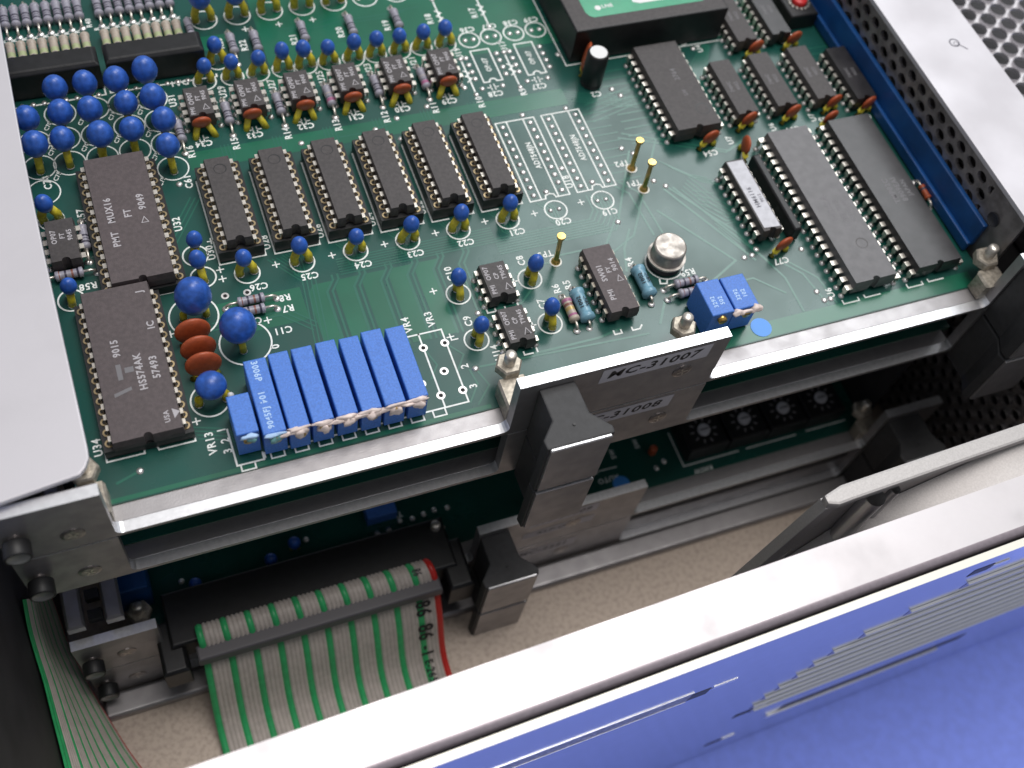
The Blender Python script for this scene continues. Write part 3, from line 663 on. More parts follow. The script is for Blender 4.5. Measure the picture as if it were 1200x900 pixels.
def place(o, spots, first=True, rz=True, tilt=.07, jit=0.0):
    """first spot takes the source itself, the others get copies"""
    for i, s_ in enumerate(spots):
        t = o if i == 0 else dup(o)
        t.location = (s_[0]*K, s_[1]*K, 0)
        ang = s_[2] if len(s_) > 2 else 0
        tx = s_[3] if len(s_) > 3 else random.uniform(-tilt, tilt)
        ty = s_[4] if len(s_) > 4 else random.uniform(-tilt, tilt)
        t.rotation_euler = (tx, ty, ang)
        if jit: k = random.uniform(1-jit, 1+jit*.8); t.scale = (k, k*random.uniform(.97, 1.03), k*random.uniform(.96, 1.05))
capS = make_cap(1.9, 2.6, 5.7, 1.65, legr=1.0, taper=.35)
place(capS, [(-72.35+12.7*k, -28.3) for k in range(6)]+[(x, y) for x, y in CAPROW]+[(-111.0, -3.1)], tilt=.10, jit=.06)
capT = make_cap(1.9, 2.9, 6.0, 1.35, 'y', taper=.5, legr=.95)
place(capT, [(-27.5, -46.1), (-27.5, -59.1), (-9.7, -46.3), (-9.5, -59.3), (-82.4, -20.8), (-82.0, -27.1), (-110.4, -26.1)], tilt=.10, jit=.05)
capM = make_cap(2.95, 3.8, 8.2, 1.3, 'y', taper=.42, legr=.95, label='round blue capacitor of the dense block at the upper left')
place(capM, MATX[:-1], tilt=.10, jit=.06)
capR = make_cap(2.9, 3.8, 8.0, 2.1, 'x', taper=.3, legr=1.05)
place(capR, [(-64.5, 52.8), (-55.8, 52.8), (-47.2, 52.8), (-38.5, 52.8), (-29.8, 52.8)], tilt=.08)
capB = make_cap(4.0, 5.6, 8.0, 2.5, 'x', taper=.35, legr=.85, label='large egg-shaped blue capacitor')
place(capB, [(-86.0, -37.2, 0, .02, .05)])
capB2 = make_cap(4.0, 5.0, 8.1, 1.5, 'y', taper=.45, legr=.8, label='large blue capacitor beside the trimmers')
place(capB2, [(-77.9, -47.0, 0, .02, -.04)])
capB3 = make_cap(3.3, 3.2, 6.6, 2.9, 'x', taper=.25, legr=.95, label='round blue capacitor in front of the three orange discs')
place(capB3, [(-86.9, -59.0, 0, 0, .03)])
# white solder bead on one lead
b = MB(); ell(b, (-83.2, -60.4, 3.0), .8, .8, 1.1, 'white', 10, 6); b.build('glue_drop', card)

def make_disc(r, th, zc, spread, fy=0.0, legr=.6, tiltx=0.0, name_label=None, yshift=0.0, legm='yellow_leg'):
    b = MB(); n = 14
    pr = [(r*math.sin(PI*i/n*1.0/1.0)*1.0, -th/2*math.cos(PI*i/n)) for i in range(n+1)]
    pr = [(r*(math.sin(PI*i/n)**.75), -th/2*math.cos(PI*i/n)) for i in range(n+1)]
    b.lathe(pr, (0, yshift, zc), 'y', 20, 'orange')
    o = b.build('ceramic_disc_capacitor', card)
    if name_label: o['label'] = name_label
    ch = []
    for s_ in (-1, 1):
        b = MB(); b.tube([(s_*spread, fy, .12), (s_*spread*.8, fy*.6+yshift*.4, zc*.35), (s_*spread*.45, yshift, zc-r*.55)], legr, legm, 9, legr*.9)
        ch.append(b.build('lead', o))
    reg(o, *ch)
    return o
d1 = make_disc(2.35, 1.8, 4.3, 2.5, fy=-1.9, legr=.85, yshift=.7)
place(d1, [(x, 15.3, 0, .35, random.uniform(-.1, .1)) for x in (-72.6, -60.2, -47.9, -35.3, -22.9, -10.3)])
d2 = make_disc(3.9, 2.1, 4.3, 2.6, fy=0, legr=.8, name_label='large brown-orange ceramic disc capacitor')
place(d2, [(-87.4, -43.9, .02, -.12, 0), (-87.2, -48.4, .04, -.12, .02), (-87.0, -52.6, 0, -.12, 0)])
d3 = make_disc(2.5, 1.5, 3.7, 2.4, fy=-.3, legr=.85)
place(d3, [(50.3, -18.1, .18, .1, .1), (63.4, -14.6, .25, .1, .1), (77.3, 9.4, .2, .1, .1), (90.0, 10.2, .2, .1, .1), (76.7, -14.9, .22, .1, .1), (89.9, -14.2, .25, .1, .1), (86.0, -19.2, .25, .1, .1), (99.3, -17.0, .3, .1, .1), (53.6, -54.4, .22, .1, .1), (58.4, -23.3, 1.35, .1, .1)])
d4 = make_disc(4.0, 1.7, 4.6, 2.6, fy=-.3, legr=.85, name_label='wide orange disc capacitor tucked against the black module')
place(d4, [(28.0, 14.8, 1.05, .1, .05)])

# resistors ------------------------------------------------------------------------------
def make_res(L, r, bands, body, z=1.6, lead=3.4, leadm='tin', label=None, text=None):
    b = MB(); n = 26; pr = []; ms = []
    for i in range(n+1):
        t = i/n; h = (t-.5)*L; e = abs(t-.5)*2
        rr = r*(1.0 if e > .62 else .86) if e < .93 else r*(1.0 if e < .94 else max(0.25, math.sqrt(max(0, 1-((e-.9)/.1)**2))))
        pr.append((rr, h))
    for i in range(n):
        t = (i+.5)/n; m_ = body
        for a, c, mm in bands:
            if a <= t <= c: m_ = mm
        ms.append(m_)
    b.lathe(pr, (0, 0, z), 'y', 14, ms=ms)
    if text:
        for j, tt in enumerate(text):
            vs, fs = text_data(tt); o_ = []
            for v in vs:   # lettering wrapped round the body
                a = (v.y*1.5+(.5-j)*1.8)/r*.9; o_.append((-r*1.03*math.sin(a), v.x*1.5, z+r*1.03*math.cos(a)))
            b.add(o_, fs, 'ink')
    o = b.build('resistor', card)
    if label: o['label'] = label
    ch = []
    for s_ in (-1, 1):
        b = MB(); b.tube([(0, s_*(L/2-.3), z), (0, s_*(L/2+lead*.6), z), (0, s_*(L/2+lead*.9), z*.75), (0, s_*(L/2+lead), .15)], .32, leadm, 7)
        b.lathe([(.9, .08), (.6, .4), (0, .5)], (0, s_*(L/2+lead), 0), 'z', 10, 'solder'); ch.append(b.build('lead', o))
    reg(o, *ch)
    return o
B4 = [(.20, .25, 'band_dark'), (.34, .39, 'band_dark'), (.47, .52, 'band_dark')]
rg = make_res(6.4, 1.22, B4, 'res_grey', lead=2.6)
place(rg, [(-78.3, 15.2), (-66.1, 18.4), (-53.2, 18.6), (-27.8, 19.3), (-59.6, 41.3), (-53.6, 41.0), (-41.0, 42.0), (-28.2, 41.7), (-15.7, 41.6), (-104.9, -11.0)], tilt=.02)
rp = make_res(6.4, 1.22, [(.10, .30, 'res_pink'), (.34, .40, 'band_dark'), (.52, .58, 'res_tan')], 'res_grey', lead=2.6, label='pink-banded grey resistor between two small chips')
place(rp, [(-40.4, 18.5), (-15.3, 19.2)], tilt=.02)
rr = make_res(6.2, 1.15, [(.16, .24, 'band_dark'), (.36, .44, 'band_brown'), (.56, .64, 'band_dark'), (.8, .85, 'band_brown')], 'res_grey', lead=2.6)
place(rr, [(-73.4, -36.8, PI/2), (-73.9, -39.6, PI/2), (-109.6, -20.2, PI/2), (26.2, -57.6, PI/2), (26.0, -60.5, PI/2)], tilt=.02)
rt = make_res(6.3, 1.3, [(.15, .28, 'res_pink'), (.42, .56, 'band_gold'), (.62, .72, 'band_brown'), (.82, .92, 'res_pink')], 'res_tan', lead=1.8, label='beige resistor with pink and gold bands')
place(rt, [(-4.2, -58.0)], tilt=.02)
rb = make_res(8.6, 1.85, [], 'res_blue', lead=1.3, label='long pale blue resistor with dark print', text=('1002', 'SEC'))
place(rb, [(-1.0, -57.4), (16.0, -55.0)], tilt=.02)
ru = make_res(6.6, 1.2, B4, 'res_grey', lead=2.2)
place(ru, [(-89.6+2.54*i, 61.4) for i in range(8)]+[(-94.4-2.54*i, 61.4) for i in range(8)], tilt=.01)
rv = make_res(6.3, 1.2, [(.02, .10, 'band_dark'), (.15, .42, 'res_green'), (.62, .95, 'res_tan')], 'res_tan', z=1.9, lead=.9)
place(rv, [(-89.6+2.54*i, 48.6) for i in range(8)]+[(-94.4-2.54*i, 48.6) for i in range(8)], tilt=.01)
rw = make_res(6.3, 1.1, B4, 'res_grey', lead=1.6); place(rw, [(-68.8, 49.0)])
rd = make_res(4.2, .95, [(.6, .75, 'band_dark')], 'orange', lead=2.2, label='small red-brown glass diode beside the long chip')
place(rd, [(101.0, -47.5)])

# black relay-like resistor blocks --------------------------------------------------------
for x0 in (-91.2, -116.2):
    b = MB(); b.box(x0, x0+23.6, 34.3, 41.0, .4, 8.6, 'black', ch=.9); o = b.build('resistor_network', card, bevel=.3); o['label'] = 'long black moulded resistor network'
# rows of orange/blue trimmers ------------------------------------------------------------
def trimmer(x0, x1, y0, y1, h, lab=None, txt=None):
    b = MB(); b.box(x0, x1, y0, y1, .5, h, 'trim_blue', ch=.18)
    if txt:
        for t, x, y, r, sz in txt: b.text(t, x, y, h+.02, sz, r, 'trim_print', sx=.95)
    o = b.build('trimmer', card, bevel=.12)
    b = MB(); c = (x0+x1)/2; b.lathe([(1.1, 0), (1.1, -.9), (0, -.9)], (c, y0, h-2.0), 'y', 14, 'gold'); b.box(c-.9, c+.9, y0-.95, y0-.9, h-2.15, h-1.85, 'slot_and_shadow'); b.build('adjusting_screw', o)
    if lab: o['label'] = lab
    return o
trimmer(-84.6, -80.0, -73.2, -63.9, 9.3, 'short square blue trimmer at the left end of the row')
trimmer(-79.4, -74.7, -74.5, -56.6, 9.3, 'blue trimmer printed 3006P 104', [('3006P', -77.3, -59.6, -90, 1.9), ('104', -77.6, -66.0, -90, 1.9), ('9045FJ', -77.4, -70.9, 90, 1.8)])
for k in range(1, 7): trimmer(-79.3+5.08*k+.12*math.sin(k*2.3), -75.0+5.08*k+.1*math.sin(k*3.1), -74.6-.15*math.sin(k*1.7), -56.2+.2*math.sin(k*2.9), 9.3+.12*math.sin(k*4.1))
trimmer(24.0, 29.7, -72.5, -63.0, 9.3, 'left blue trimmer of the pair near the metal can', [('3292', 26.0, -69, 90, 1.5), ('502', 27.8, -69, 90, 1.5)])
trimmer(30.1, 36.2, -72.3, -63.2, 9.3, 'right blue trimmer of the pair near the metal can', [('3292', 32.2, -68.5, 90, 1.5), ('102', 34.0, -68.5, 90, 1.5)])
# sealant lacquer blobs along the adjusting screws
def blob(cx_, cy_, cz_, rx, ry, rz, m='sealant', seed=0):
    rnd = random.Random(seed); bm_ = MB(); seg, rings = 14, 9; vs = []
    ph = [rnd.uniform(0, 6.28) for _ in range(4)]
    for i in range(rings+1):
        t = PI*i/rings
        for k in range(seg):
            a = 2*PI*k/seg; w_ = 1+.22*math.sin(3*a+ph[0])*math.sin(t)+.16*math.sin(5*a+ph[1]+2*t)*math.sin(t)+.1*math.sin(4*t+ph[2])
            vs.append((cx_+rx*w_*math.sin(t)*math.cos(a), cy_+ry*w_*math.sin(t)*math.sin(a), cz_+rz*w_*math.cos(t)))
    bm_.add(vs, [(i*seg+k, (i+1)*seg+k, (i+1)*seg+(k+1) % seg, i*seg+(k+1) % seg) for i in range(rings) for k in range(seg)], m, True)
    return bm_
def merge(bs):
    r = MB()
    for q in bs:
        n = len(r.v); r.v += q.v; mp = [r.mi(x) for x in q.mats]
        r.f += [tuple(i+n for i in f) for f in q.f]; r.m += [mp[i] for i in q.m]; r.sm += q.sm
    return r
bl = []
for k in range(1, 7):
    c = -77.1+5.08*k
    bl.append(blob(c, -75.2, 7.5+.3*math.sin(k*2.1), 1.5, .9, 1.35, seed=k)); bl.append(blob(c-.3, -74.75, 8.8, 2.35, .55, .5, seed=k+20))
for k in (1, 2, 4, 5, 6): bl.append(blob(-77.1+5.08*k-2.5*(1 if k != 2 else -1), -75.0, 8.2, 1.9, .55, .55, seed=k+40))
merge(bl).build('sealing_lacquer', card)['label'] = 'pinkish sealing lacquer dripping along the trimmer screws'
merge([blob(-77.1, -75.0, 7.4, 1.4, .8, 1.5, 'sealant_green', 3), blob(-77.3, -74.8, 8.8, 2.2, .5, .45, 'trim_print', 4), blob(-82.0, -73.9, 8.9, 1.9, .6, .45, 'trim_print', 5), blob(-81.6, -74.0, 7.8, 1.1, .7, 1.0, 'sealant_green', 6)]).build('sealing_lacquer', card)
merge([blob(30.6, -72.9, 8.8, 1.4, .9, .8, seed=9), blob(32.6, -73.0, 8.6, 2.6, .35, .5, seed=10), blob(35.4, -72.8, 8.7, 1.6, 1.0, .9, seed=11)]).build('sealing_lacquer', card)

# soldered chips --------------------------------------------------------------------------
def body_poly(w_, L, notch=1.0, both=False, ch=0.0):
    P = [(-w_/2, L/2), (-w_/2, -L/2)]
    if notch > 0: P += [(-notch, -L/2)]+[(notch*math.cos(PI-PI*i/6), -L/2+notch*.85*math.sin(PI-PI*i/6)) for i in range(1, 6)]+[(notch, -L/2)]
    P += [(w_/2, -L/2), (w_/2, L/2)]
    return P
def chip_body(w_, L, z0, z1, m, marks=(), dimple=None, notch=1.0, tm='chip_text'):
    b = MB(); zm = (z0+z1)/2
    P = body_poly(w_, L, notch)
    low = [(x*.97, y*.995) for x, y in P]
    n = len(P); cen = (0, 0)
    vs = [(x, y, z0) for x, y in low]+[(x, y, zm) for x, y in P]+[(x*(1-.5/w_), y-math.copysign(.22, y), z1) for x, y in P]
    fs = [tuple(range(n))[::-1]]
    for i in range(n):
        j = (i+1) % n; fs += [(i, j, n+j, n+i), (n+i, n+j, 2*n+j, 2*n+i)]
    fs.append(tuple(range(2*n, 3*n))); b.add(vs, fs, m)
    if dimple: b.disc(dimple[0], dimple[1], z1+.012, dimple[2], 'socket' if m != 'chip_grey' else 'chip', 20); b.disc(dimple[0]-.06, dimple[1]-.08, z1+.02, dimple[2]*.86, m, 20)
    for t, x, y, r, sz in marks:
        if t == '^': b.line([(x-.75, y-.75), (x+.75, y-.75), (x, y+.85)], .16, z1+.02, tm, True)
        else: b.text(t, x, y, z1+.02, sz, r, tm, sx=.95)
    return b
def leads(cols, L_pins, zs, z1=.1, m='tin', bodyw=6.4, wide=1.35, n=10, pitch=2.54):
    b = MB()
    for i in range(n):
        y = (n-1)*pitch/2-i*pitch
        for s_ in (-1, 1):
            x = s_*cols/2; xi = s_*(bodyw/2-.1)
            a, c = min(xi, x+s_*.15), max(xi, x+s_*.15)
            b.box(a, c, y-wide/2, y+wide/2, zs-.14, zs+.14, m)
            b.box(x-.14, x+.14+.02, y-wide/2, y+wide/2, zs-1.5, zs-.14, m)
            b.box(x-.12, x+.12, y-.28, y+.28, z1, zs-1.5, m)
    return b
def padrow(cols, n, pitch=2.54):
    b = MB()
    for i in range(n):
        y = (n-1)*pitch/2-i*pitch
        for s_ in (-1, 1): b.lathe([(.8, .08), (.55, .5), (0, .62)], (s_*cols/2, y, 0), 'z', 8, 'solder')
    return b
def soldered_chip(x, y, cols, n, bodyw, L, z0, z1, m, label=None, marks=(), dimple=None, rz=0, tm='chip_text', leadm='tin', zs=None):
    zs = zs or (z0+z1)/2
    b = chip_body(bodyw, L, z0, z1, m, marks, dimple, tm=tm)
    o = b.build('integrated_circuit', card, (x, y, 0), (0, 0, rz))
    l = leads(cols, None, zs, n=n, bodyw=bodyw, m=leadm).build('lead_row', o); p = padrow(cols, n).build('solder_joint', o)
    if label: o['label'] = label
    reg(o, l, p); return o
for i, x in enumerate((-72.3, -59.9, -47.6, -35.2, -22.6, -9.9)):
    soldered_chip(x, 20.2, 8.2, 4, 6.2, 9.6, 1.6, 5.6, 'chip', marks=[('OP07', -1.7, 1.0, 90, 1.7), ('PMI', -1.9, -3.0, 90, 1.5), ('FT', 0, .8, 90, 1.5), ('9045', 1.5, 1.6, 90, 1.5), ('^', 1.3, -2.2, 0, 1)], leadm='tin', tm='chip_text')
for y in (-47.3, -60.0):
    soldered_chip(-18.8, y, 7.9, 4, 6.5, 9.7, 1.0, 4.6, 'chip', marks=[('OP07', -1.9, 2.0, 90, 1.6), ('PMI', -1.8, -2.6, 90, 1.6), ('CP', 0, .9, 90, 1.5), ('T9045', 1.7, 1.6, 90, 1.5), ('^', 1.7, -2.4, 0, 1)], dimple=(2.2, -3.2, .7) if y > -50 else (1.6, -3.2, .8))
soldered_chip(-109.4, -13.0, 8.0, 4, 6.5, 11.8, 1.0, 4.8, 'chip', marks=[('OP07', -1.6, 1.0, 90, 1.6), ('FT', .2, 1.0, 90, 1.5), ('9045', 1.8, 1.0, 90, 1.5)])
soldered_chip(6.9, -54.0, 8.4, 7, 7.5, 19.0, 1.6, 5.2, 'ceramic', 'purple-brown ceramic 14-pin chip printed PMI SW01', marks=[('PMI', -1.5, -4.6, 90, 1.9), ('SW01', -1.5, 1.7, 90, 1.9), ('FY', 0.4, 2.2, 90, 1.6), ('9014', 2.1, 3.4, 90, 1.8), ('^', 2.1, -.6, 0, 1)], leadm='tin_dull', zs=3.6)
soldered_chip(48.3, -.6, 15.24, 12, 13.0, 30.6, 1.2, 5.4, 'chip', '24-pin grey chip in front of the black module', marks=[('2764', 1.0, 3.5, 90, 2.0), ('LH', 1.0, -3.2, 90, 1.6)], dimple=(3.4, -9.5, 2.0), tm='chip_text_dim')
soldered_chip(71.0, -46.4, 15.24, 20, 12.2, 49.6, 1.2, 5.4, 'chip_grey', 'lighter grey 40-pin chip, left of the two longest', marks=[('P8255A', -1.2, -2, 90, 2.4), ('L9031012', 1.2, -4, 90, 2.0), ('INTEL 80', 3.4, -4, 90, 1.6)], dimple=(1.6, -14, 1.6), tm='chip_text_dim')
soldered_chip(89.8, -46.4, 15.24, 20, 13.0, 49.6, 1.2, 5.4, 'chip_dark', 'darker 40-pin chip beside the blue guide', marks=[('TMP82C', -1.0, -1, 90, 2.2), ('8909EAI', 1.4, -1, 90, 2.2), ('JAPAN', 3.6, -1, 90, 1.8)], tm='chip_text_dim')
for (x, y, n, m_, lab) in ((63.9, -4.2, 8, 'chip', 'grey 16-pin chip nearest the 24-pin chip'), (75.9, -4.0, 8, 'chip', None), (88.2, -4.0, 8, 'chip', None), (99.3, -6.6, 8, 'chip_dark', 'glossy black 16-pin chip against the blue guide'),
                           (75.7, 20.5, 8, 'chip', None), (86.8, 20.9, 8, 'chip_dark', None), (64.6, 30.0, 8, 'chip', None)):
    if x == 99.3: x = 99.4
    soldered_chip(x, y, 7.62, n, 6.4, 19.6, 1.2, 4.9, m_, lab, marks=[('74HC', -1.0, 0, 90, 1.5), ('9022', 1.0, 0, 90, 1.4)], tm='chip_text_dim')
soldered_chip(52.2, -39.6, 7.4, 9, 5.6, 23.2, 1.6, 5.4, 'chip', 'chip wearing a white paper label', marks=[])
b = MB(); b.add([(-2.1, -10.4, 5.44), (2.3, -10.8, 5.44), (2.2, 10.9, 5.44), (-2.3, 11.0, 5.44)], [(0, 1, 2, 3)], 'paper'); b.text('HM6116', -.4, -1, 5.46, 1.7, 90, 'band_dark'); b.text('9012', 1.3, -1.6, 5.46, 1.2, 90, 'band_dark')
b.build('paper_label', card, (52.2, -39.6, 0))
b = MB(); b.box(58.0, 60.2, -52.2, -27.4, .3, 5.0, 'black', ch=.4); o = b.build('resistor_network', card, bevel=.2); o['label'] = 'thin upright black resistor network'
# black module with green label
mod = MB(); mod.box(25.6, 70.9, 17.7, 80, .3, 11.0, 'black', top='chip', ch=.25); mod = mod.build('converter_module', card, bevel=.2); mod['label'] = 'big square black module with a green label'
b = MB(); P = [(31.4, 22.6), (30.8, 21.6), (31.6, 20.9)] ; pts = [(30.6, 76), (30.6, 24.0), (31.2, 22.6), (32.4, 21.8), (64.6, 21.8), (66.0, 22.6), (66.4, 24.0), (66.4, 76)]
b.add([(x, y, 11.04) for x, y in pts], [tuple(range(len(pts)))], 'label_green')
lp = [(45.0, 25.2), (46.8, 24.4), (56.4, 24.4), (57.2, 25.2), (54.6, 31), (47, 31), (45.2, 28)]
b.add([(x, y, 11.07) for x, y in lp], [tuple(range(len(lp)))], 'white'); b.add([(49.4, 28.6, 11.09), (51.4, 25.8, 11.09), (53.4, 28.6, 11.09)], [(0, 1, 2)], 'label_green')
b.disc(34.6, 25.0, 11.07, .9, 'white'); b.text('LNE', 37.4, 25.2, 11.07, 1.7, 0, 'white'); b.build('green_label', mod)
# electrolytic capacitor
b = MB(); b.lathe([(2.9, .3), (2.9, .9), (2.65, 1.2), (2.9, 1.6), (2.9, 10.6), (2.6, 11.1), (2.3, 11.15)], (28.6, 9.6, 0), 'z', 24, 'black'); b.lathe([(2.35, 11.14), (0, 11.1)], (28.6, 9.6, 0), 'z', 24, 'white')
o = b.build('electrolytic_capacitor', card); o['label'] = 'small upright black can with a shiny pale top'
# metal can
b = MB(); b.lathe([(0, 2.3), (4.7, 2.3)], (24.0, -50.0, 0), 'z', 36, 'can'); b.lathe([(4.71, 2.31), (4.76, 2.9)], (24.0, -50.0, 0), 'z', 36, 'can'); b.lathe([(4.75, 2.91), (4.1, 3.0)], (24.0, -50.0, 0), 'z', 36, 'can'); b.lathe([(4.05, 3.0), (4.0, 6.4)], (24.0, -50.0, 0), 'z', 36, 'can'); b.lathe([(4.0, 6.41), (3.85, 6.75), (3.6, 6.85)], (24.0, -50.0, 0), 'z', 36, 'can'); b.lathe([(3.6, 6.86), (0, 6.86)], (24.0, -50.0, 0), 'z', 36, 'can', smooth=False); o = b.build('metal_can_package', card)
b = MB()
for i in range(8):
    a = 2*PI*i/8; b.lathe([(.3, .1), (.3, 1.9)], (24+2.9*math.cos(a), -50+2.9*math.sin(a), 0), 'z', 8, 'tin'); b.lathe([(.8, .08), (.5, .6), (0, .7)], (24+3.3*math.cos(a), -50+3.3*math.sin(a), 0), 'z', 9, 'solder')
b.build('lead_ring', o)
b = MB(); b.lathe([(4.3, .12), (4.3, .7), (0, .7)], (24, -50, 0), 'z', 28, 'socket'); b.build('insulating_pad', o)
# gold test pins
def make_pin():
    b = MB(); b.ring(0, 0, .10, 1.5, .9, 'silk', 20); b.lathe([(1.15, .1), (1.1, .6), (.7, 1.1), (.6, 1.3), (.58, 9.4), (.98, 9.5), (1.0, 10.3)], (0, 0, 0), 'z', 16, 'gold'); b.lathe([(1.0, 10.32), (0, 10.34)], (0, 0, 0), 'z', 16, 'gold', smooth=False); return b.build('test_pin', card)
tp = make_pin(); place(tp, [(-1.9, -43.2), (27.8, -20.6), (28.2, -27.7)], tilt=.04)
# red rotary switch at top right
b = MB(); b.box(92.4, 101.2, 16.2, 30, .3, 5.2, 'black', ch=.3); o = b.build('rotary_switch', card); o['label'] = 'small black switch with a red dial'
b = MB(); b.lathe([(2.1, 5.22), (2.1, 6.4), (1.8, 6.6), (0, 6.6)], (97.2, 21.4, 0), 'z', 16, 'red')
for i in range(14):
    a = 2*PI*i/14; b.box(97.2+2.9*math.cos(a)-.3, 97.2+2.9*math.cos(a)+.3, 21.4+2.9*math.sin(a)-.3, 21.4+2.9*math.sin(a)+.3, 5.2, 5.5, 'tin')
b.build('dial', o)
# nuts, blocks
for (x, y) in ((-25.0, -71.0), (100.8, -73.6), (-114.2, -71.5), (17.2, -72.2)):
    block_mb(x, y+1.2, .05).build('mounting_block', card, bevel=0)
b = MB(); b.lathe([(1.6, 0), (1.6, 4.5), (1.2, 5), (0, 5)], (-15.0, -76.2, .1), 'z', 12, 'tin_dull'); b.lathe([(1.9, 0), (1.9, 3), (0, 3.2)], (11.0, -75.4, .1), 'z', 12, 'tin_dull'); b.build('rivet', card)
b = MB(); b.disc(39.4, -73.6, .12, 2.6, 'sticker_blue', 28); b.build('round_sticker', card)['label'] = 'round light blue sticker by the front edge'

# ------------------------------------------------------------------ sockets (soldered to the card) and the chips that sit in them
def socket_mb(w_, L, cols, n, h=3.7):
    b = MB()
    for s_ in (-1, 1):
        x = s_*cols/2; b.box(x-1.35, x+1.35, -L/2, L/2, .3, h, 'socket')
    for y in (-L/2+1.1, 0, L/2-1.1): b.box(-cols/2+1.35, cols/2-1.35, y-1.1, y+1.1, .3, h-.2, 'socket')
    return b
def contacts_mb(cols, n, h=3.7):
    b = MB()
    for i in range(n):
        y = (n-1)*1.27-i*2.54
        for s_ in (-1, 1):
            x = s_*cols/2
            b.lathe([(.92, h-.1), (.92, h+.22), (.55, h+.22), (.55, h-.05), (0, h-.05)], (x, y, 0), 'z', 12, 'pale_gold', ms=['pale_gold', 'pale_gold', 'pale_gold', 'hole'], smooth=False)
    return b
so = socket_mb(10.2, 25.6, 7.62, 10).build('chip_socket', card, (-72.39, -11.43, 0)); sc_ = contacts_mb(7.62, 10).build('contact_row', so); reg(so, sc_)
for k in range(1, 6): dup(so, (-72.39+12.7*k, -11.43, 0))
so2 = socket_mb(17.6, 36.6, 15.24, 14, 3.0).build('chip_socket', card, (-94.7, -11.2, 0)); s2 = contacts_mb(15.24, 14, 3.0).build('contact_row', so2); reg(so2, s2)
dup(so2, (-101.1, -48.3, 0))
def chip_thing(x, y, z, label, cols, n, bodyw, L, h, m, marks, dimple, group=None, tm='chip_text', notch=1.0, leadm='tin', text_part=True):
    t = thing('integrated_circuit', label, 'chip', (x, y, z), group=group)
    chip_body(bodyw, L, .15, h, m, marks, dimple, notch=notch, tm=tm).build('package', t)
    leads(cols, None, h*.55, z1=-.8, n=n, bodyw=bodyw, m=leadm, wide=1.3).build('lead_row', t)
    return t
labs = ['grey 20-pin socketed chip at the left end of the six-chip row', 'grey 20-pin socketed chip, second from the left in the row of six', 'grey 20-pin socketed chip, third from the left in the row of six',
        'grey 20-pin socketed chip, fourth from the left in the row of six', 'grey 20-pin socketed chip, fifth from the left in the row of six', 'grey 20-pin socketed chip at the right end, beside the two empty chip outlines']
for k in range(6):
    chip_thing(-72.39+12.7*k, -11.43, 3.72, labs[k], 7.2, 10, 6.1, 24.6, 3.1, 'chip', [], (0.2, 8.6, 1.5), 'chips in the row of six sockets', notch=1.1)
chip_thing(-94.7, -11.2, 3.0, 'wide purple-brown chip printed MUX16 behind the HS574AK chip', 14.9, 14, 13.6, 35.8, 3.9, 'ceramic', [('PMT', -3.5, -6.2, 90, 2.2), ('MUX16', -3.5, 2.0, 90, 2.2), ('FT', 0.2, .4, 90, 2.2), ('9049', 3.6, 3.0, 90, 2.2), ('^', 3.4, -2.2, 0, 1)], None, notch=.9)
t = chip_thing(-101.0, -48.3, 3.0, 'widest purple-brown chip printed HS574AK in the front left corner', 15.1, 14, 14.3, 37.6, 3.6, 'ceramic', [('HS574AK', 1.4, -3.6, 90, 2.15), ('57493', 4.4, -3.2, 90, 2.15), ('9015', -2.4, 3.2, 90, 2.1), ('IC', 5.6, 7.2, 90, 2.1), ('J', 4.9, 16.2, 90, 2.1), ('USA', 4.4, -15.4, 90, 1.5)], None, notch=.9)
b = MB(); z = 3.63
b.add([(-3.2, -4.6, z), (-2.2, -4.6, z), (-2.2, -.8, z), (-3.2, -.8, z)], [(0, 1, 2, 3)], 'chip_text_dim'); b.add([(-1.6, -3.2, z), (.2, -3.2, z), (.2, -1.9, z), (-1.6, -1.9, z)], [(0, 1, 2, 3)], 'chip_text_dim'); b.add([(-4.6, -8.4, z), (-1.0, -7.4, z), (-1.0, -6.6, z), (-4.6, -7.6, z)], [(0, 1, 2, 3)], 'chip_text_dim')
b.add([(5.8, -16.2, z), (7.1, -14.8, z), (5.6, -13.8, z)], [(0, 1, 2)], 'chip_text'); b.build('maker_mark', t)

# ================================================================== LOWER CARDS
b = MB(); b.box(-117, 103.4, -76.9, 100, Z2-1.6, Z2, 'pcb_edge', top='pcb'); b.build('board', card2)
b = MB(); b.box(-117, 103.4, -76.9, 100, Z3-1.6, Z3, 'pcb_edge', top='pcb'); b.build('board', card3)
b = MB(); b.box(-117, 103.4, -76.9, 100, Z4-1.6, Z4, 'pcb_edge', top='pcb'); b.build('board', card4)
for (x, y) in ((-115.2, -72.5), (100.5, -73), (-37.0, -73), (-2.0, -73.5)):
    block_mb(x, y, Z3+.05).build('mounting_block', card3)
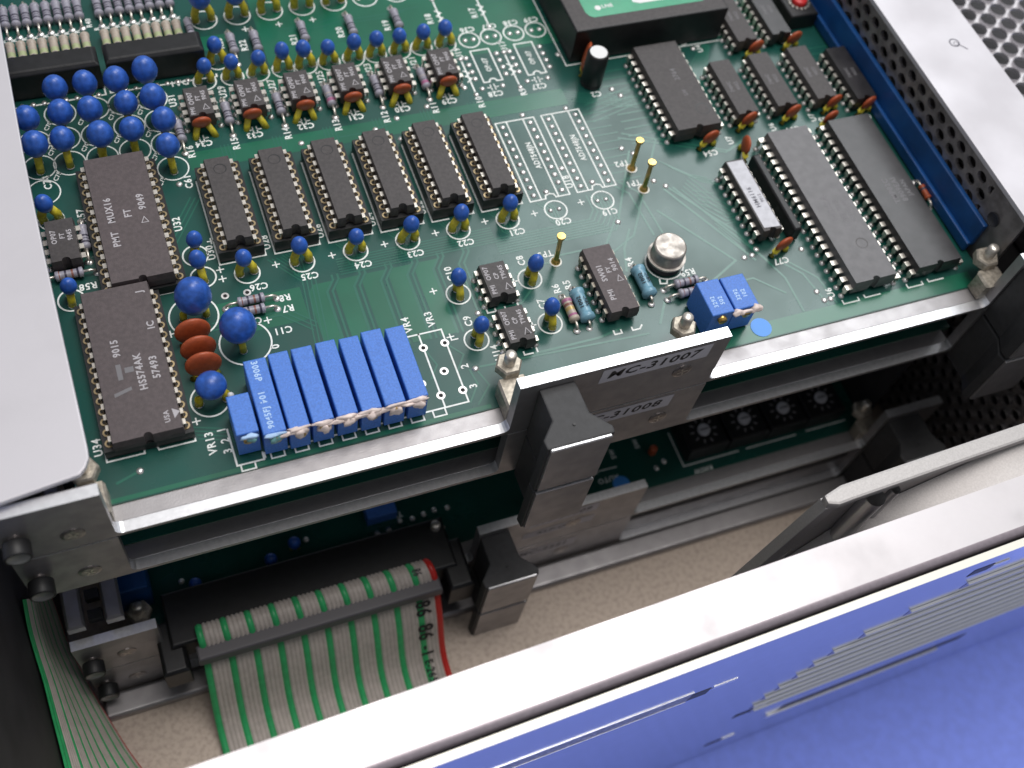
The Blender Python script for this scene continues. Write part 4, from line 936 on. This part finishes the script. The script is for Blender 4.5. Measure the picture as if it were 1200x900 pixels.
# rotary switches
def rot_switch(x, y):
    b = MB(); b.box(x-6.4, x+6.4, y-5.6, y+6, Z3+.3, Z3+7.0, 'black', ch=.5); o = b.build('rotary_switch', card3)
    b = MB(); b.lathe([(1.9, 7.02), (1.9, 7.9), (1.7, 8.0), (0, 8.0)], (x, y, Z3), 'z', 18, 'paper'); b.box(x-1.5, x+1.5, y-.2, y+.2, Z3+8.0, Z3+8.03, 'hole'); b.build('dial', o)
    b = MB()
    for i in range(10):
        a = 2*PI*i/10; b.line([(x+3.2*math.cos(a), y+3.2*math.sin(a)), (x+4.1*math.cos(a), y+4.1*math.sin(a))], .3, Z3+7.04, 'chip_text')
    b.build('scale_print', o)
for x in (49.1, 62.7, 76.2, 89.5): rot_switch(x, -66.8)
b = MB()
b.line([(41.6, -62), (41.6, -73.4), (60, -73.4)], .4, Z3+.06, 'silk'); b.line([(63, -73.4), (80, -73.4)], .4, Z3+.06, 'silk'); b.line([(84, -73.2), (98, -73.2)], .4, Z3+.06, 'silk')
b.text('RMSW', 47.0, -76.0, Z3+.06, 2.0, 180, 'silk'); b.text('AUTO', 18.0, -70.8, Z3+.06, 2.2, 180, 'silk'); b.line([(14.6, -67.6), (21.8, -67.8)], .35, Z3+.06, 'silk'); b.add([(13.2, -67.6, Z3+.06), (15.6, -66.7, Z3+.06), (15.6, -68.5, Z3+.06)], [(0, 1, 2)], 'silk')
for t_, x, y in (('C5', -71, -73), ('C4', -97, -74.6), ('C', -60, -69), ('84', -94, -78+4.2), ('TP', -44, -64)): b.text(t_, x, y, Z3+.06, 2.3, 180, 'silk')
for x, y in ((22.4, -63.6), (30.6, -62.4)): b.text('SW', x, y, Z3+.06, 2.0, 90, 'silk')
b.build('silkscreen_print', card3, kind='stuff')
b = MB()
for x, y in ((-44, -66), (-40.4, -66.4), (-37, -66), (-33.8, -65.6), (-30, -66), (-51, -67.8), (-47.6, -67.6), (-76, -71.6), (-101.6, -72.4), (33.4, -71.6), (36.5, -70.2), (-104, -66), (-70, -64)):
    b.lathe([(.85, .06), (.5, .5), (0, .6)], (x, y, Z3), 'z', 10, 'solder')
b.build('solder_pad', card3, kind='stuff')
for x, y in ((-100.6, -69.6), (-80.6, -68.6), (-73.6, -65.8)):
    b = MB(); ell(b, (x, y, Z3+4.6), 1.7, 1.7, 2.3, 'blue_dip'); b.tube([(x-1, y, Z3), (x-.6, y, Z3+3.4)], .5, 'yellow_leg'); b.tube([(x+1, y, Z3), (x+.6, y, Z3+3.4)], .5, 'yellow_leg'); b.build('tantalum_capacitor', card3)
for x0, x1, y0, y1, h in ((-53, -44.6, -65, -58, 5), (-124.0+3.2, -111.6, -70, -58, 13.5)):
    b = MB(); b.box(x0, x1, y0, y1, Z3+.3, Z3+h, 'trim_blue' if h < 8 else 'guide_blue', ch=.3); b.build('trimmer', card3)
b = MB(); b.disc(21.2, -73.4, Z3+.12, 2.6, 'sticker_blue', 24); b.build('round_sticker', card3)
make_cap_pos = None
b = MB(); b.lathe([(1.0, 0), (1.2, .4), (1.2, 3.2), (.9, 3.6), (0, 3.6)], (33.6, -66.8, Z3+.6), 'z', 10, 'orange'); b.build('resistor', card3)

# ribbon header on card 3
hd = MB(); hd.box(-109.5, -34.5, -86.0, -71.5, Z3+.3, Z3+9.4, 'black', ch=.5); hd.box(-112.8, -106.4, -92.0, -78.0, Z3-3, Z3+7.4, 'black', ch=.8); hd.box(-38.2, -31.4, -92.0, -78.0, Z3-3, Z3+8.4, 'black', ch=.8)
h_ = hd.build('ribbon_header', card3, bevel=.25); h_['label'] = 'long black pin header with side latches'

# ------------------------------------------------------------------ ribbon cables
def ribbon(path_fn, n, green, red, nu, ts, rad, thing_, ht=.44):
    """path_fn(s, t) -> point; s in 0..1 across, t along"""
    wd = [1.3 if q in green else (1.3 if q in red else .9) for q in range(n)]; cum = [0]
    for q in wd: cum.append(cum[-1]+q)
    def SM(i, u): return (cum[i]+wd[i]*u)/cum[-1]
    def strip(i0, i1, mat_):
        b = MB()
        for i in range(i0, i1):
            prof = []
            for k in range(5):
                s_ = SM(i, k/4); a = k/4*PI; prof.append((s_, (math.sin(a)-.25)*ht))
            rows = []
            for t in ts:
                row = []
                for s_, h in prof:
                    p = path_fn(s_, t); e = 1e-3
                    du = path_fn(s_+e, t)-path_fn(s_-e, t); dv = path_fn(s_, t+e)-path_fn(s_, t-e)
                    nrm = dv.cross(du).normalized()
                    row.append(p+nrm*h)
                rows.append(row)
            vs = [q for r_ in rows for q in r_]
            b.add(vs, [(a*5+k, a*5+k+1, (a+1)*5+k+1, (a+1)*5+k) for a in range(len(ts)-1) for k in range(4)], mat_, True)
            if i == i1-1:      # flat underside of this strip, a separate sheet just below
                lo = []
                for t in ts:
                    for s_ in (SM(i0, .02), SM(i1-1, .98)):
                        p = path_fn(s_, t); e = 1e-3
                        du = path_fn(s_+e, t)-path_fn(s_-e, t); dv = path_fn(s_, t+e)-path_fn(s_, t-e)
                        lo.append(p-dv.cross(du).normalized()*(ht*.25+.12))
                b.add(lo, [(2*a, 2*a+1, 2*a+3, 2*a+2) for a in range(len(ts)-1)], mat_)
        return b
    i = 0
    while i < n:
        if i in red: strip(i, i+1, 'cable_red').build('red_conductor', thing_); i += 1; continue
        if i in green: strip(i, i+1, 'cable_green').build('green_conductor', thing_); i += 1; continue
        j = i
        while j < n and j not in green and j not in red: j += 1
        strip(i, j, 'cable_grey').build('grey_conductors', thing_); i = j
rib = thing('ribbon_cable', 'wide grey ribbon cable with green stripes and a red edge leaving the black header', 'ribbon cable')
keys = [(-82.6, -66.6), (-84.0, -65.4), (-86.6, -65.6), (-88.4, -68.2), (-89.2, -71.5), (-91.6, -76.0), (-94.8, -81.5), (-97.6, -88.0), (-101.0, -94.0), (-106.0, -97.6), (-113, -99.0), (-125, -99.2), (-138, -99.2)]
def cat(keys, t):
    n = len(keys)-1; f = max(0, min(.99999, t))*n; i = int(f); u = f-i
    p = [keys[max(0, min(n, i+d))] for d in (-1, 0, 1, 2)]
    return tuple(.5*((2*p[1][c])+(-p[0][c]+p[2][c])*u+(2*p[0][c]-5*p[1][c]+4*p[2][c]-p[3][c])*u*u+(-p[0][c]+3*p[1][c]-3*p[2][c]+p[3][c])*u**3) for c in range(len(p[1])))
def ribf(s_, t):
    y, z = cat(keys, t)
    x = -103.0+s_*61.2+(-.6+3.2*s_)*t*1.2+1.1*math.sin(t*7)*t
    return Vector((x, y+.5*math.sin(s_*5)*t, z+.6*math.sin(s_*6+1)*t))
N = 50
ribbon(ribf, N, {0, 5, 10, 15, 20, 25, 30, 35, 40, 45}, {49}, 4, [i/26 for i in range(27)], .5, rib)
b = MB(); b.box(-104.0, -40.4, -91.4, -87.4, -71.8, -67.6, 'connector_grey', ch=.4); b.build('strain_relief', rib, bevel=.2)['label'] = 'grey strain relief bar across the cable'
b = MB()     # printed marks on the cable
def onrib(s_, t, h=.5):
    e = 1e-3; p = ribf(s_, t); du = ribf(s_+e, t)-ribf(s_-e, t); dv = ribf(s_, t+e)-ribf(s_, t-e); return p+dv.cross(du).normalized()*h
def marks(txt, s0, t0, sz, ds):
    vs, fs = text_data(txt); b.add([onrib(s0+v.y*sz*ds, t0+v.x*sz*.0125*1.0, .52) for v in vs], fs, 'ink')
marks('86', .915, .42, 5.6, 1/61.); marks('86', .915, .53, 5.6, 1/61.); marks('-1', .915, .62, 4.6, 1/61.); marks('E-2651', .915, .72, 3.0, 1/61.); marks('86', .92, .14, 3.4, 1/61.)
b.build('printed_mark', rib)
rib2 = thing('ribbon_cable', 'twisted grey ribbon cable with thin green lines at the far left, edge-on at its top', 'ribbon cable')
Lk = [(-135.8, -76.4, -36.0), (-136.4, -81.4, -40.0), (-136.5, -86.2, -44.0), (-136.3, -92.0, -48.0), (-136.4, -98.7, -52.0), (-136.4, -105.4, -56.0), (-136.4, -113.8, -60.0), (-136.2, -126, -66)]
Rk = [(-136.6, -59.2, -80.0), (-136.3, -64.2, -86.0), (-135.8, -70.4, -91.0), (-133.1, -81.3, -95.0), (-129.6, -92.1, -98.0), (-126.3, -101.3, -99.0), (-121.1, -112.4, -99.0), (-115, -124, -99)]
def rib2f(s_, t):
    a, c = Vector(cat(Lk, t)), Vector(cat(Rk, t)); return a.lerp(c, s_)+Vector((.5*math.sin(s_*9)*.6, 0, 0))
ribbon(rib2f, 40, {0, 1, 6, 11, 16, 21, 26, 31, 36}, {39}, 4, [i/16 for i in range(17)], .5, rib2, ht=.36)
